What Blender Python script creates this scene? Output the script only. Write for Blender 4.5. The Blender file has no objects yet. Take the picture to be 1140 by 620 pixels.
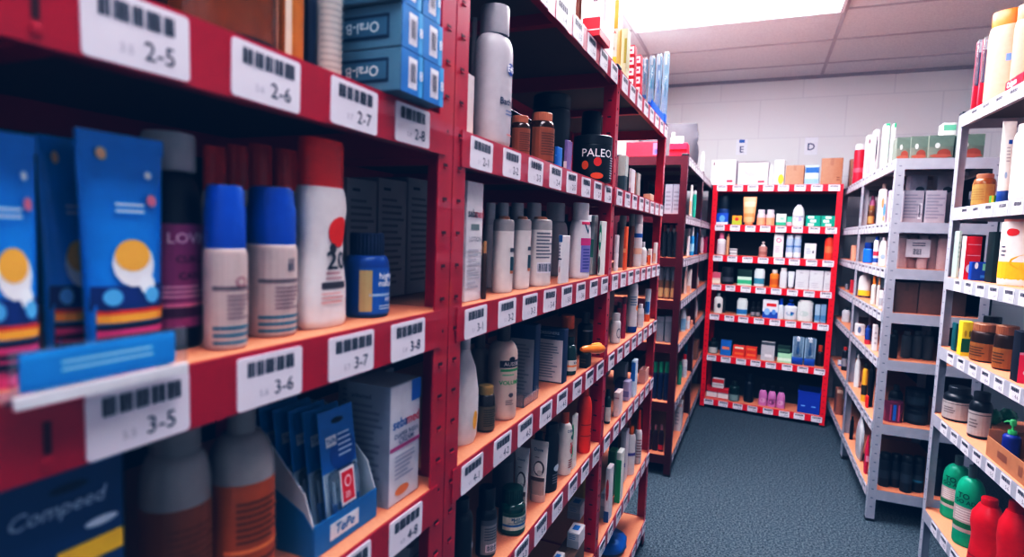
import bpy, math, random
from mathutils import Vector, Matrix
random.seed(7)
SC = bpy.context.scene
COL = SC.collection
PI = math.pi

# ------------------------------------------------------------------ materials
_m = {}
def lin(h):
    h = h.lstrip('#')
    v = [int(h[i:i+2], 16)/255 for i in (0, 2, 4)]
    return tuple(c/12.92 if c <= .04045 else ((c+.055)/1.055)**2.4 for c in v)
def mat(h, rough=.45, metal=0., trans=0., emit=0., var=.05, scale=60., coat=0., ior=1.45, bump=0.):
    key = (h, rough, metal, trans, emit, var, scale, coat, bump)
    if key in _m: return _m[key]
    m = bpy.data.materials.new('m_'+h.strip('#')); m.use_nodes = True
    nt = m.node_tree; b = nt.nodes['Principled BSDF']
    c = lin(h)
    tc = nt.nodes.new('ShaderNodeTexCoord'); ns = nt.nodes.new('ShaderNodeTexNoise')
    ns.inputs['Scale'].default_value = scale; ns.inputs['Detail'].default_value = 3
    nt.links.new(tc.outputs['Object'], ns.inputs['Vector'])
    r = nt.nodes.new('ShaderNodeValToRGB')
    r.color_ramp.elements[0].position = .3; r.color_ramp.elements[1].position = .7
    r.color_ramp.elements[0].color = (*[max(0, x*(1-var)) for x in c], 1)
    r.color_ramp.elements[1].color = (*[min(1, x*(1+var)) for x in c], 1)
    nt.links.new(ns.outputs['Fac'], r.inputs['Fac'])
    nt.links.new(r.outputs['Color'], b.inputs['Base Color'])
    b.inputs['Roughness'].default_value = rough; b.inputs['Metallic'].default_value = metal
    b.inputs['Transmission Weight'].default_value = trans; b.inputs['IOR'].default_value = ior
    b.inputs['Coat Weight'].default_value = coat
    if emit:
        b.inputs['Emission Color'].default_value = (*c, 1); b.inputs['Emission Strength'].default_value = emit
    if bump:
        bp = nt.nodes.new('ShaderNodeBump'); bp.inputs['Strength'].default_value = bump; bp.inputs['Distance'].default_value = .004
        nt.links.new(ns.outputs['Fac'], bp.inputs['Height']); nt.links.new(bp.outputs['Normal'], b.inputs['Normal'])
    _m[key] = m
    return m
def ink(h): return mat(h, .6, var=.02)
def M(x, **k): return x if not isinstance(x, str) else mat(x, **k)

# ------------------------------------------------------------------ mesh builder
class MB:
    def __init__(s): s.v = []; s.f = []; s.mi = []; s.mats = []
    def slot(s, m):
        if m not in s.mats: s.mats.append(m)
        return s.mats.index(m)
    def loft(s, loops, m, cap=(True, True)):
        k = s.slot(m); o = len(s.v); n = len(loops[0])
        for L in loops: s.v += [tuple(p) for p in L]
        for i in range(len(loops)-1):
            a = o+i*n; b = a+n
            for j in range(n):
                j2 = (j+1) % n
                s.f.append((a+j, a+j2, b+j2, b+j)); s.mi.append(k)
        if cap[0]: s.f.append(tuple(o+j for j in reversed(range(n)))); s.mi.append(k)
        if cap[1]:
            e = o+(len(loops)-1)*n; s.f.append(tuple(e+j for j in range(n))); s.mi.append(k)
        return s
    def quad(s, a, b, c, d, m):
        k = s.slot(m); o = len(s.v); s.v += [tuple(a), tuple(b), tuple(c), tuple(d)]
        s.f.append((o, o+1, o+2, o+3)); s.mi.append(k); return s
    def box(s, x0, x1, y0, y1, z0, z1, m):
        return s.loft([[(x0, y0, z), (x1, y0, z), (x1, y1, z), (x0, y1, z)] for z in (z0, z1)], m)
    def rbox(s, x0, x1, y0, y1, z0, z1, m, r=.004, b=.002, seg=3):
        r = min(r, (x1-x0)*.49, (y1-y0)*.49); b = min(b, (z1-z0)*.45)
        def ring(q, z):
            pts = []; rr = max(r-q, r*.3)
            for cx, cy, a0 in ((x1-r, y0+r, -90), (x1-r, y1-r, 0), (x0+r, y1-r, 90), (x0+r, y0+r, 180)):
                for i in range(seg+1):
                    a = math.radians(a0+90*i/seg)
                    pts.append((cx+rr*math.cos(a), cy+rr*math.sin(a), z))
            return pts
        return s.loft([ring(b, z0), ring(0, z0+b), ring(0, z1-b), ring(b, z1)], m)
    def lathe(s, prof, m, a=1, b=None, n=2, seg=24, c=(0, 0), rib=0, cap=(True, True)):
        b = a if b is None else b
        L = []
        for r, z in prof:
            pts = []
            for j in range(seg):
                th = 2*PI*j/seg
                q = r*(1-(rib if j % 2 else 0))
                sx, cx = math.sin(th), math.cos(th)
                x = a*q*math.copysign(abs(sx)**(2/n), sx); y = -b*q*math.copysign(abs(cx)**(2/n), cx)
                pts.append((c[0]+x, c[1]+y, z))
            L.append(pts)
        return s.loft(L, m, cap)
    def tube(s, pts, r, m, seg=8):
        pts = [Vector(p) for p in pts]; L = []
        rs = r if isinstance(r, (list, tuple)) else [r]*len(pts)
        up = Vector((0, 0, 1))
        for i, p in enumerate(pts):
            t = (pts[min(i+1, len(pts)-1)]-pts[max(i-1, 0)]).normalized()
            x = t.cross(up if abs(t.z) < .95 else Vector((1, 0, 0))).normalized(); y = t.cross(x).normalized()
            L.append([p+x*rs[i]*math.cos(2*PI*j/seg)-y*rs[i]*math.sin(2*PI*j/seg) for j in range(seg)])
        return s.loft(L, m)
    def mesh(s, name, smooth=35):
        me = bpy.data.meshes.new(name); me.from_pydata(s.v, [], s.f); me.update()
        for m in s.mats: me.materials.append(m)
        me.polygons.foreach_set('material_index', s.mi)
        if smooth:
            me.polygons.foreach_set('use_smooth', [True]*len(s.f)); me.set_sharp_from_angle(angle=math.radians(smooth))
        return me
    def build(s, name, parent=None, smooth=35):
        return link(name, s.mesh(name, smooth), parent)
def link(name, me, parent=None):
    o = bpy.data.objects.new(name, me); COL.objects.link(o)
    if parent is not None: o.parent = parent
    return o
def empty(name, loc=(0, 0, 0), rz=0.):
    o = bpy.data.objects.new(name, None); COL.objects.link(o); o.location = loc; o.rotation_euler = (0, 0, rz)
    o.empty_display_size = .02
    return o
def tag(o, label, cat, group=None):
    o['label'] = label; o['category'] = cat
    if group: o['group'] = group
    return o
def struct(o):
    o['kind'] = 'structure'; return o

# ------------------------------------------------------------------ lettering
_tc = {}
def text_pts(s, bold=0.):
    key = (s, bold)
    if key not in _tc:
        cu = bpy.data.curves.new('t', 'FONT'); cu.body = s; cu.align_x = 'CENTER'; cu.align_y = 'CENTER'
        cu.resolution_u = 2; cu.offset = bold
        ob = bpy.data.objects.new('t', cu)
        me = bpy.data.meshes.new_from_object(ob)
        _tc[key] = ([tuple(v.co) for v in me.vertices], [tuple(p.vertices) for p in me.polygons])
        bpy.data.objects.remove(ob); bpy.data.curves.remove(cu); bpy.data.meshes.remove(me)
    return _tc[key]
def add_text(mb, s, size, m, fn, x0=0, z0=0, bold=.012, flip=False, slant=0., sx=1.):
    """fn(X, z) -> point on a surface"""
    V, F = text_pts(s, bold); k = mb.slot(m); o = len(mb.v)
    g = -1 if flip else 1
    for x, y, _ in V:
        mb.v.append(tuple(fn(x0+g*(x*sx+slant*y)*size, z0+g*y*size)))
    for f in F: mb.f.append(tuple(o+i for i in f)); mb.mi.append(k)

# ------------------------------------------------------------------ camera
CX, CZ, FPX = .3857, 1.3319, 648.0
ya, pi_, ro = -.401, -.0793, .0356
FW = Vector((math.sin(ya)*math.cos(pi_), math.cos(ya)*math.cos(pi_), math.sin(pi_)))
_r = Vector((math.cos(ya), -math.sin(ya), 0)); _u = _r.cross(FW)
RT = _r*math.cos(ro)+_u*math.sin(ro); UP = _u*math.cos(ro)-_r*math.sin(ro)
CAM = Vector((CX, 0, CZ))
def ray(x, y): return FW+RT*((x-570)/FPX)-UP*((y-310)/FPX)
def hit(x, y, p0, n):
    d = ray(x, y); n = Vector(n); t = (Vector(p0)-CAM).dot(n)/d.dot(n)
    return CAM+d*t
def proj(P):
    d = Vector(P)-CAM; z = d.dot(FW)
    return 570+FPX*d.dot(RT)/z, 310-FPX*d.dot(UP)/z, z
cam = bpy.data.cameras.new('camera'); cam.sensor_width = 36; cam.lens = 36*FPX/1140
co = bpy.data.objects.new('camera', cam); COL.objects.link(co)
co.matrix_world = Matrix(((RT.x, UP.x, -FW.x, CAM.x), (RT.y, UP.y, -FW.y, CAM.y), (RT.z, UP.z, -FW.z, CAM.z), (0, 0, 0, 1)))
cam.dof.use_dof = True; cam.dof.focus_distance = 1.5; cam.dof.aperture_fstop = 3.6; cam.clip_start = .02
SC.camera = co

# ------------------------------------------------------------------ room
WY, CEIL = 5.25, 2.647
XL, XR, YB = -.56, 2.7, -1.6
def room_mat(kind):
    m = bpy.data.materials.new(kind); m.use_nodes = True; nt = m.node_tree; b = nt.nodes['Principled BSDF']
    tc = nt.nodes.new('ShaderNodeTexCoord'); L = nt.links
    if kind == 'carpet':
        n1 = nt.nodes.new('ShaderNodeTexNoise'); n1.inputs['Scale'].default_value = 260; n1.inputs['Detail'].default_value = 4
        n2 = nt.nodes.new('ShaderNodeTexNoise'); n2.inputs['Scale'].default_value = 110; n2.inputs['Detail'].default_value = 6
        for n in (n1, n2): L.new(tc.outputs['Object'], n.inputs['Vector'])
        mx = nt.nodes.new('ShaderNodeMath'); mx.operation = 'ADD'; L.new(n1.outputs['Fac'], mx.inputs[0]); L.new(n2.outputs['Fac'], mx.inputs[1])
        r = nt.nodes.new('ShaderNodeValToRGB'); r.color_ramp.elements[0].position = .78; r.color_ramp.elements[1].position = 1.99
        hf = nt.nodes.new('ShaderNodeMath'); hf.operation = 'MULTIPLY'; hf.inputs[1].default_value = .9; L.new(mx.outputs[0], hf.inputs[0])
        r.color_ramp.elements[0].color = (*lin('20272b'), 1); r.color_ramp.elements[1].color = (*lin('606b71'), 1)
        L.new(hf.outputs[0], r.inputs['Fac']); L.new(r.outputs['Color'], b.inputs['Base Color'])
        bp = nt.nodes.new('ShaderNodeBump'); bp.inputs['Strength'].default_value = .6; bp.inputs['Distance'].default_value = .004
        L.new(n1.outputs['Fac'], bp.inputs['Height']); L.new(bp.outputs['Normal'], b.inputs['Normal'])
        b.inputs['Roughness'].default_value = .95
    elif kind == 'block wall':
        mp = nt.nodes.new('ShaderNodeMapping'); mp.inputs['Rotation'].default_value = (PI/2, 0, 0)
        L.new(tc.outputs['Object'], mp.inputs['Vector'])
        br = nt.nodes.new('ShaderNodeTexBrick'); br.inputs['Scale'].default_value = 1
        br.inputs['Brick Width'].default_value = .62; br.inputs['Row Height'].default_value = .31; br.inputs['Mortar Size'].default_value = .006
        br.inputs['Mortar Smooth'].default_value = .6
        br.inputs['Color1'].default_value = (*lin('d8dbde'), 1); br.inputs['Color2'].default_value = (*lin('d5d8dc'), 1); br.inputs['Mortar'].default_value = (*lin('cdd0d5'), 1)
        L.new(mp.outputs['Vector'], br.inputs['Vector']); L.new(br.outputs['Color'], b.inputs['Base Color'])
        b.inputs['Roughness'].default_value = .8
    else:
        n1 = nt.nodes.new('ShaderNodeTexNoise'); n1.inputs['Scale'].default_value = 120; n1.inputs['Detail'].default_value = 5
        L.new(tc.outputs['Object'], n1.inputs['Vector'])
        r = nt.nodes.new('ShaderNodeValToRGB'); r.color_ramp.elements[0].position = .35; r.color_ramp.elements[1].position = .6
        r.color_ramp.elements[0].color = (*lin('cfd0d6'), 1); r.color_ramp.elements[1].color = (*lin('dcdde2'), 1)
        L.new(n1.outputs['Fac'], r.inputs['Fac']); L.new(r.outputs['Color'], b.inputs['Base Color'])
        b.inputs['Roughness'].default_value = .9
    return m
carpet, blockw, tile = room_mat('carpet'), room_mat('block wall'), room_mat('ceiling tile')
struct(MB().box(XL-.1, XR+.1, YB-.1, WY+.1, -.1, 0, carpet).build('floor', smooth=0))
struct(MB().box(XL-.1, XR+.1, YB-.1, WY+.1, CEIL, CEIL+.1, tile).build('ceiling', smooth=0))
struct(MB().box(XL-.1, XR+.1, WY, WY+.1, 0, CEIL, blockw).build('wall_back', smooth=0))
struct(MB().box(XL-.1, XL, YB, WY, 0, CEIL, blockw).build('wall_left', smooth=0))
struct(MB().box(XR, XR+.1, YB, WY, 0, CEIL, blockw).build('wall_right', smooth=0))
struct(MB().box(XL, XR, YB-.1, YB, 0, CEIL, blockw).build('wall_front', smooth=0))
grid = MB(); gm = mat('b9b7bf', .6)
for y in (-1.03, .18, 1.4, 2.61, 3.82, 4.36, 4.9): grid.box(XL, XR, y-.011, y+.011, CEIL-.004, CEIL, gm)
for x in (-.447, .74, 1.93): grid.box(x-.011, x+.011, YB, WY, CEIL-.0045, CEIL, gm)
struct(grid.build('trim_1', smooth=0))
struct(MB().box(XL, XR, WY-.02, WY, CEIL-.022, CEIL, mat('a3a1aa', .6)).build('trim_2', smooth=0))
def light_panel(y0, y1, s, label):
    t = empty('ceiling_light', (.1465, (y0+y1)/2, CEIL-.03)); tag(t, label, 'light')
    w, h = .583, (y1-y0)/2-.011
    f = MB(); fm = mat('e8e6ec', .5)
    f.box(-w, w, -h, -h+.02, .005, .03, fm); f.box(-w, w, h-.02, h, .005, .03, fm)
    f.box(-w, -w+.02, -h+.02, h-.02, .005, .03, fm); f.box(w-.02, w, -h+.02, h-.02, .005, .03, fm)
    f.build('frame', t, 0)
    MB().box(-w+.02, w-.02, -h+.02, h-.02, .012, .02, mat('f6f6ff', .5, emit=s)).build('diffuser', t, 0)
PANEL = 21.
light_panel(2.0, 3.82, PANEL, 'white glowing ceiling light panel over the aisle in frame')
light_panel(-.3, .9, PANEL*.62, 'added unseen ceiling light panel above the near aisle, brightening the nearest rack fronts')  # out of view, added to brighten the near rack fronts
light_panel(-1.5, -.6, PANEL*.2, 'added unseen ceiling light panel behind the viewer for extra light')  # another out-of-view panel, added as weak fill
def paper(px0, px1, py0, py1, ch, label, clip):
    a = hit(px0, py1, (0, WY, 0), (0, 1, 0)); b = hit(px1, py0, (0, WY, 0), (0, 1, 0))
    t = empty('paper_sign', ((a.x+b.x)/2, WY-.002, (a.z+b.z)/2)); tag(t, label, 'sign')
    w, h = (b.x-a.x)/2, (b.z-a.z)/2
    MB().box(-w, w, -.0015, .0015, -h, h, mat('dfe2ee', .7)).build('sheet', t, 0)
    mb = MB(); add_text(mb, ch, h*1.15, ink('3b4564'), lambda X, z: (X, -.0025, z), 0, -h*.1 if not clip else -h*.35); mb.build('lettering', t, 0)
    if clip: MB().rbox(-w*.5, w*.5, -.006, -.0015, h*.55, h*.95, mat('2e5fb0', .4)).build('clip', t)
paper(895, 911, 153, 172.5, 'D', 'white paper sign with letter D on back wall', False)
paper(819, 832.5, 155, 172.5, 'E', 'small paper sign with blue clip on back wall', True)

# ------------------------------------------------------------------ racks
RED = mat('ac1232', .32, coat=.3, var=.06, scale=25)
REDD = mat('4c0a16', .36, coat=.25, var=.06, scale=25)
REDG = mat('dc0c26', .34, coat=.2, var=.04, scale=25)
GREY = mat('a4a7b2', .42, var=.05, scale=25)
WOOD = mat('d98f6b', .6, var=.07, scale=220)
DARK = mat('15171b', .8)
HOLE = mat('4a0814', .6); HOLEG = mat('6f717b', .7)
CARD = mat('dcdae4', .45, var=.01); INKD = ink('2d2d37'); INKG = ink('a9a8b2')
_lab = {}
def price_mesh(r, i):
    if (r, i) in _lab: return _lab[(r, i)]
    mb = MB(); w, h = .0362, .0222
    rr = []
    for cx, cz, a0 in ((w, h, 0), (-w, h, 90), (-w, -h, 180), (w, -h, 270)):
        for q in range(4):
            t = math.radians(a0+30*q); rr.append((cx-math.copysign(.0032, cx)+.0032*math.cos(t), cz-math.copysign(.0032, cz)+.0032*math.sin(t)))
    mb.loft([[(x, y, z) for x, z in rr] for y in (0, -.0012)], CARD)
    y = -.0016; rnd = random.Random(r*10+i); x = -w*.72
    for g in range(5):
        for k in range(3):
            ww = rnd.choice((.0016, .0024, .003))
            mb.quad((x, y, h*.22), (x+ww, y, h*.22), (x+ww, y, h*.78), (x, y, h*.78), INKD); x += ww+.0008
        x += .0016
    add_text(mb, '%d-%d' % (r, i), .0175, INKD, lambda X, z: (X, y, z), w*.38, -h*.45, bold=0)
    add_text(mb, '%d.%d' % (5-r % 3, i), .008, INKG, lambda X, z: (X, y, z), -w*.25, -h*.52, bold=0)
    _lab[(r, i)] = mb.mesh('price_label', 0); return _lab[(r, i)]
UN = {}
class Unit: pass
def rack(key, name, label, p0, u, n, W, D, tiers, red, phrase, s0=.081, top=None, back=None, first=1, nlab=8, H=None, pitch=.11, whole=True, lab0=0, key_s=None):
    U = Unit(); U.p0 = Vector((p0[0], p0[1], 0)); U.u = Vector((u[0], u[1], 0)).normalized(); U.n = Vector((n[0], n[1], 0)).normalized()
    U.W, U.D, U.tiers, U.phrase, U.occ = W, D, tiers, phrase, []
    U.rz = math.atan2(-U.n.x, U.n.y)
    UN[key] = U
    if not whole: return U
    t = empty(name, (p0[0], p0[1], 0), U.rz); tag(t, label, 'shelving rack')
    # local frame: X along front, -Y towards the aisle; mirrored racks start at the other end
    flip = -1 if Vector((math.cos(U.rz), math.sin(U.rz), 0)).dot(U.u) < 0 else 1
    X0, X1 = (0, W) if flip > 0 else (-W, 0)
    caps = red in (RED, REDD) or key == 'F'; h = tiers[0]+.003 if caps else tiers[0]-.0006
    th, fl = .0028, .036
    hol = HOLE if red != GREY else HOLEG
    for cx, dx in ((X0, 1), (X1, -1)):
        if key == 'B' and dx < 0: continue      # shares the third rack's posts
        for cy, dy in ((0, 1), (D, -1)):
            mb = MB()
            xa, xb = sorted((cx, cx+dx*fl)); ya_, yb_ = sorted((cy, cy+dy*th))
            mb.box(xa, xb, ya_, yb_, 0.006, h, red)
            xa2, xb2 = sorted((cx, cx+dx*th)); ya2, yb2 = sorted((cy+dy*th, cy+dy*fl))
            mb.box(xa2, xb2, ya2, yb2, 0.006, h, red)
            z = .05
            while z < h-.02:
                yo = cy-dy*.0006 if dy > 0 else cy+.0006
                a, b = cx+dx*.013, cx+dx*.023
                a, b = min(a, b), max(a, b)
                if dy > 0:
                    mb.box(a, b, cy-.0005, cy, z, z+.0042, hol)
                    mb.box(a, b, cy-.0022, cy-.0005, z-.0022, z-.0003, red)
                xo = cx-dx*.0007
                xs = sorted((xo, cx))
                yy = sorted((cy+dy*.013, cy+dy*.023))
                mb.box(xs[0], xs[1], yy[0], yy[1], z+.02, z+.024, hol)
                z += .044
            p = mb.build('post', t, 0)
            MB().box(min(xa, xa2)-.001, max(xb, xb2)+.001, min(ya_, ya2)-.001, max(yb_, yb2)+.001, 0, .012, mat('1a1a1c', .6)).build('foot_cap', p, 0)
            if caps: MB().rbox(min(xa, xa2)-.001, max(xb, xb2)+.001, min(ya_, ya2)-.002, max(yb_, yb2), h-.006, h+.008, mat('1c1c20', .5), b=.004).build('top_cap', p)
    for k, z in enumerate(tiers):
        hb = .05
        mb = MB()
        mb.box(X0+fl*.55, X1-fl*.55, -.0022, -.0007, z-hb, z-.0005, red)
        mb.box(X0+fl*.55, X1-fl*.55, -.0007, .012, z-hb, z-hb+.0018, red)
        mx = (X0+X1)/2
        kx = mx if key_s is None else X0+key_s
        mb.box(kx-.0022, kx+.0022, -.0026, -.0022, z-hb+.014, z-hb+.034, hol); mb.rbox(kx-.003, kx+.003, -.0035, -.0022, z-hb+.005, z-hb+.011, red, b=.0005)
        rl = mb.build('front_beam', t, 0)
        MB().box(X0+fl*.55, X1-fl*.55, D+.0007, D+.0022, z-hb, z-.0005, red).build('rear_beam', t, 0)
        for cx, dx in ((X0, 1), (X1, -1)):
            xs = sorted((cx+dx*.003, cx+dx*.0048))
            mb2 = MB().box(xs[0], xs[1], .003, D-.003, z-hb, z-.0125, red)
            xs = sorted((cx+dx*.0005, cx-dx*.0003))
            mb2.box(xs[0], xs[1], .03, D-.03, z-hb, z-.0005, red)
            mb2.build('end_beam', t, 0)
        bd = MB().box(X0+.006, X1-.006, .0004, D-.0004, z-.012, z, WOOD)
        bd.box(X0+.008, X1-.008, .003, D-.003, z-.0135, z-.012, mat('5a5350', .7)).build('shelf_board', t, 0)
        MB().box(mx-.012, mx+.012, .013, D-.003, z-.036, z-.0136, red).build('support_bar', t, 0)
        for i in range(lab0, nlab):
            s = s0+pitch*i
            if s+.037 > W-.0: continue
            o = link('price_label', price_mesh(first+k, (i+1)), rl)
            x = s if flip > 0 else -s
            o.location = (x+random.uniform(-.004, .004), -.0023, z-.0262+random.uniform(-.001, .0005))
            o.rotation_euler = (0, random.uniform(-.02, .02), 0)
            if flip < 0: o.data = price_mesh(first+k, nlab-i)
    if back:
        MB().box(X0+.001, X1-.001, D+.004, D+.008, .03, tiers[0]-.05, back).build('added_dark_backing', t, 0)  # dark sheet added to keep the shelf interiors black
    return U
TL = [1.787, 1.469, 1.224, .990, .746, .417, .118]
TLA = [1.787, 1.478, 1.226, .986, .746, .417, .118]
TL_D = [1.775, 1.462, 1.224, .990, .746, .417, .118]
TE = [1.735, 1.444, 1.228, 1.019, .794, .484, .16]
TF = [1.8615, 1.4918, 1.214, .9286, .6485, .2373]
TG = [1.752, 1.450, 1.214, .988, .755, .43, .078]
rack('A', 'shelving_rack', 'red metal rack nearest the viewer, tagged up to 8', (0, -.206), (0, 1), (-1, 0), .8975, .4, TLA, RED, 'nearest red rack', s0=.03, back=DARK, lab0=4, key_s=.41)
rack('B', 'shelving_rack', 'second red metal rack along the left side of aisle', (0, .694), (0, 1), (-1, 0), .8975, .4, TL, RED, 'second red rack', back=DARK)
rack('C', 'shelving_rack', 'third red metal rack on left, with toothbrush packs on top', (0, 1.594), (0, 1), (-1, 0), .8975, .4, TL, RED, 'third red rack', back=DARK)
rack('D', 'shelving_rack', 'dark red rack beyond the gap, its open end facing the viewer', (0, 3.262), (0, 1), (-1, 0), .8975, .4, TL_D, REDD, 'far left red rack', back=DARK)
rack('D2', 'shelving_rack', 'farthest left red rack, touching the back corner', (0, 4.163), (0, 1), (-1, 0), .8975, .4, TL_D, REDD, 'far left red rack', back=DARK)
ga = .0937
rack('G', 'shelving_rack', 'bright red rack across the end of the aisle, against back wall', (.018, 4.787), (math.cos(ga), -math.sin(ga)), (math.sin(ga), math.cos(ga)), .88, .25, TG, REDG, 'back red rack', back=mat('2a2c30', .8), s0=.07, pitch=.1075)
ea = -.008
rack('E', 'shelving_rack', 'grey metal rack beyond the gap, its open end facing the viewer', (.938, 3.2), (math.sin(ea), math.cos(ea)), (math.cos(ea), -math.sin(ea)), .898, .4, TE, GREY, 'far grey rack', back=DARK)
rack('E2', 'shelving_rack', 'farthest grey metal rack beside the back red rack', (.938+.9*math.sin(ea)*1.001, 3.2+.901*math.cos(ea)), (math.sin(ea), math.cos(ea)), (math.cos(ea), -math.sin(ea)), .898, .4, TE, GREY, 'far grey rack', back=DARK)
fa = -.0453
rack('F', 'shelving_rack', 'grey metal rack nearest the viewer on the right', (1.0837+.0453*1.1, 1.9), (math.sin(fa), math.cos(fa)), (math.cos(fa), -math.sin(fa)), 1.0, .4, TF, GREY, 'near grey rack', s0=.065)
rack('DD', '', '', (0, 3.262), (0, 1), (-1, 0), 1.8, .4, TL_D, RED, 'far left red rack', whole=False)
rack('EE', '', '', (.938, 3.2), (math.sin(ea), math.cos(ea)), (math.cos(ea), -math.sin(ea)), 1.8, .4, TE, GREY, 'far grey rack', whole=False)
ORD = ['top', 'second', 'third', 'fourth', 'fifth', 'sixth', 'bottom']
# ------------------------------------------------------------------ product shapes (local front is -Y, base at z = 0)
def lines(mb, fn, x0, x1, z0, z1, n, m, h=.42, seed=0, segs=1):
    rnd = random.Random(seed+n); dz = (z1-z0)/n
    for i in range(n):
        z = z1-dz*(i+.5); w = (x1-x0)*rnd.uniform(.6, 1); xa = x0; xb = x0+w
        for j in range(segs):
            p, q = xa+(xb-xa)*j/segs, xa+(xb-xa)*(j+1)/segs
            mb.quad(fn(p, z-dz*h/2), fn(q, z-dz*h/2), fn(q, z+dz*h/2), fn(p, z+dz*h/2), m)
def barcode(mb, fn, x0, x1, z0, z1, n=14, seed=1):
    rnd = random.Random(seed); x = x0; st = (x1-x0)/n
    for i in range(n):
        w = st*rnd.uniform(.3, .75); mb.quad(fn(x, z0), fn(x+w, z0), fn(x+w, z1), fn(x, z1), INKD); x += st
def flat(y): return lambda off: (lambda X, Z: (X, y-off, Z))
def sideL(w): return lambda off: (lambda X, Z: (-w-off, -X, Z))
def sideR(w): return lambda off: (lambda X, Z: (w+off, X, Z))
def topf(z): return lambda off: (lambda X, Z: (X, Z, z+off))
def panel(mb, fn, x0, x1, z0, z1, m, nx=1, nz=1):
    for i in range(nx):
        for j in range(nz):
            a, b = x0+(x1-x0)*i/nx, x0+(x1-x0)*(i+1)/nx; c, d = z0+(z1-z0)*j/nz, z0+(z1-z0)*(j+1)/nz
            mb.quad(fn(a, c), fn(b, c), fn(b, d), fn(a, d), m)
def blob(mb, fn, cx, cz, rx, rz, m, n=14):
    k = mb.slot(m); o = len(mb.v)
    for i in range(n): mb.v.append(tuple(fn(cx+rx*math.cos(2*PI*i/n), cz+rz*math.sin(2*PI*i/n))))
    mb.f.append(tuple(range(o, o+n))); mb.mi.append(k)
def decorate(root, surf, w, z0, z1, k, curved, pre='', near=True):
    """a printed face: bands (fractions), lines, lettering"""
    mb = MB(); nx = 10 if curved else 1; h = z1-z0; any_ = False
    e = .0005
    for q in k.get(pre+'bands', ()):
        if len(q) == 3: f0, f1, c = q; x0, x1 = -1, 1
        else: x0, x1, f0, f1, c = q
        e += .00012
        panel(mb, surf(e), x0*w, x1*w, z0+f0*h, z0+f1*h, M(c), max(1, int(nx*(x1-x0)/2)), 3 if curved else 1); any_ = True
    for (x, z, rx, rz, c) in k.get(pre+'dots', ()):
        e += .0001; blob(mb, surf(e+.0003), x*w, z0+z*h, rx*w, rz*h, M(c)); any_ = True
    if k.get(pre+'ln') and near:
        for i, q in enumerate(k[pre+'ln'] if isinstance(k[pre+'ln'], list) else [k[pre+'ln']]):
            f0, f1, n, c = q[:4]; x0, x1 = (q[4], q[5]) if len(q) > 4 else (-.7, .7)
            lines(mb, surf(e+.0004), x0*w, x1*w, z0+f0*h, z0+f1*h, n, ink(c), seed=i, segs=4 if curved else 1); any_ = True
    if k.get(pre+'bc'):
        x0, x1, f0, f1 = k[pre+'bc']; f = surf(e+.0004)
        panel(mb, f, x0*w, x1*w, z0+f0*h, z0+f1*h, CARD, nx); f = surf(e+.0007)
        barcode(mb, f, (x0+.06)*w, (x1-.06)*w, z0+(f0+(f1-f0)*.12)*h, z0+(f1-(f1-f0)*.1)*h); any_ = True
    par = root
    if any_: par = mb.build(k.get(pre+'pn', 'label' if curved else 'printed_face'), root, 40 if curved else 0)
    tx = k.get(pre+'tx', ())
    if tx:
        t = MB()
        for q in tx:
            s, size, c, f = q[:4]; x = q[4] if len(q) > 4 else 0; fl = q[5] if len(q) > 5 else False
            sl = q[6] if len(q) > 6 else 0; sx = q[7] if len(q) > 7 else 1
            add_text(t, s, size*w*2, ink(c), surf(e+.0009), x*w, z0+f*h, flip=fl, slant=sl, sx=sx)
        t.build('lettering', par, 0)
def sh_box(root, a, b, H, k):
    c = M(k.get('c', 'd8d6da'), rough=.5) if isinstance(k.get('c', ''), str) else k['c']
    mb = MB().rbox(-a, a, -b, b, 0, H, c, r=.0015, b=.0012, seg=2)
    sm = mat(k.get('seam', '9a98a0'), .6)
    mb.quad((-a*.98, -b*.9, H+.0003), (a*.98, -b*.9, H+.0003), (a*.98, -b*.86, H+.0003), (-a*.98, -b*.86, H+.0003), sm)
    if k.get('tape'):
        mb.box(-a*.16, a*.16, -b-.0004, b+.0004, H*.72, H+.0005, mat(k['tape'], .3))
    if k.get('only') or not any(x in k for x in ('bands', 'dots', 'ln', 'bc', 'tx', 'Lbands', 'Lln', 'Ltx', 'Rbands', 'Rln', 'Rtx', 'Tbands', 'Ltx')):
        mb.build('body', root); return
    mb.build('body', root)
    decorate(root, flat(-b), a, 0, H, k, False)
    for p, s in (('L', sideL(a)), ('R', sideR(a))):
        if any((p+x) in k for x in ('bands', 'dots', 'ln', 'bc', 'tx')):
            k.setdefault(p+'pn', 'side_face'); decorate(root, s, b, 0, H, k, False, p)
    if 'Tbands' in k or 'Ttx' in k:
        k.setdefault('Tpn', 'top_face'); decorate(root, topf(H), a, -b, b, k, False, 'T')
PRE = {
 'bottle': dict(kh=.16, kr=.5, nk=.42, sh=.8, dr=1, n=2),
 'round':  dict(kh=.13, kr=.62, nk=.55, sh=.86, dr=1, n=2),
 'oval':   dict(kh=.16, kr=.42, nk=.40, sh=.72, dr=.62, n=2.3),
 'shampoo': dict(kh=.17, kr=.80, nk=.78, sh=.86, dr=.6, n=2.4),
 'can':    dict(kh=.24, kr=.96, nk=.9, sh=.955, dr=1, n=2, dome=1),
 'jar':    dict(kh=.2, kr=.86, nk=.78, sh=.78, dr=1, n=2, rib=.03),
 'pill':   dict(kh=.24, kr=.8, nk=.7, sh=.82, dr=1, n=2, rib=.04),
 'tub':    dict(kh=.17, kr=1.02, nk=.93, sh=.93, dr=1, n=2, rib=.015),
 'tin':    dict(kh=0, kr=0, nk=.97, sh=.97, dr=1, n=2),
}
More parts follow.
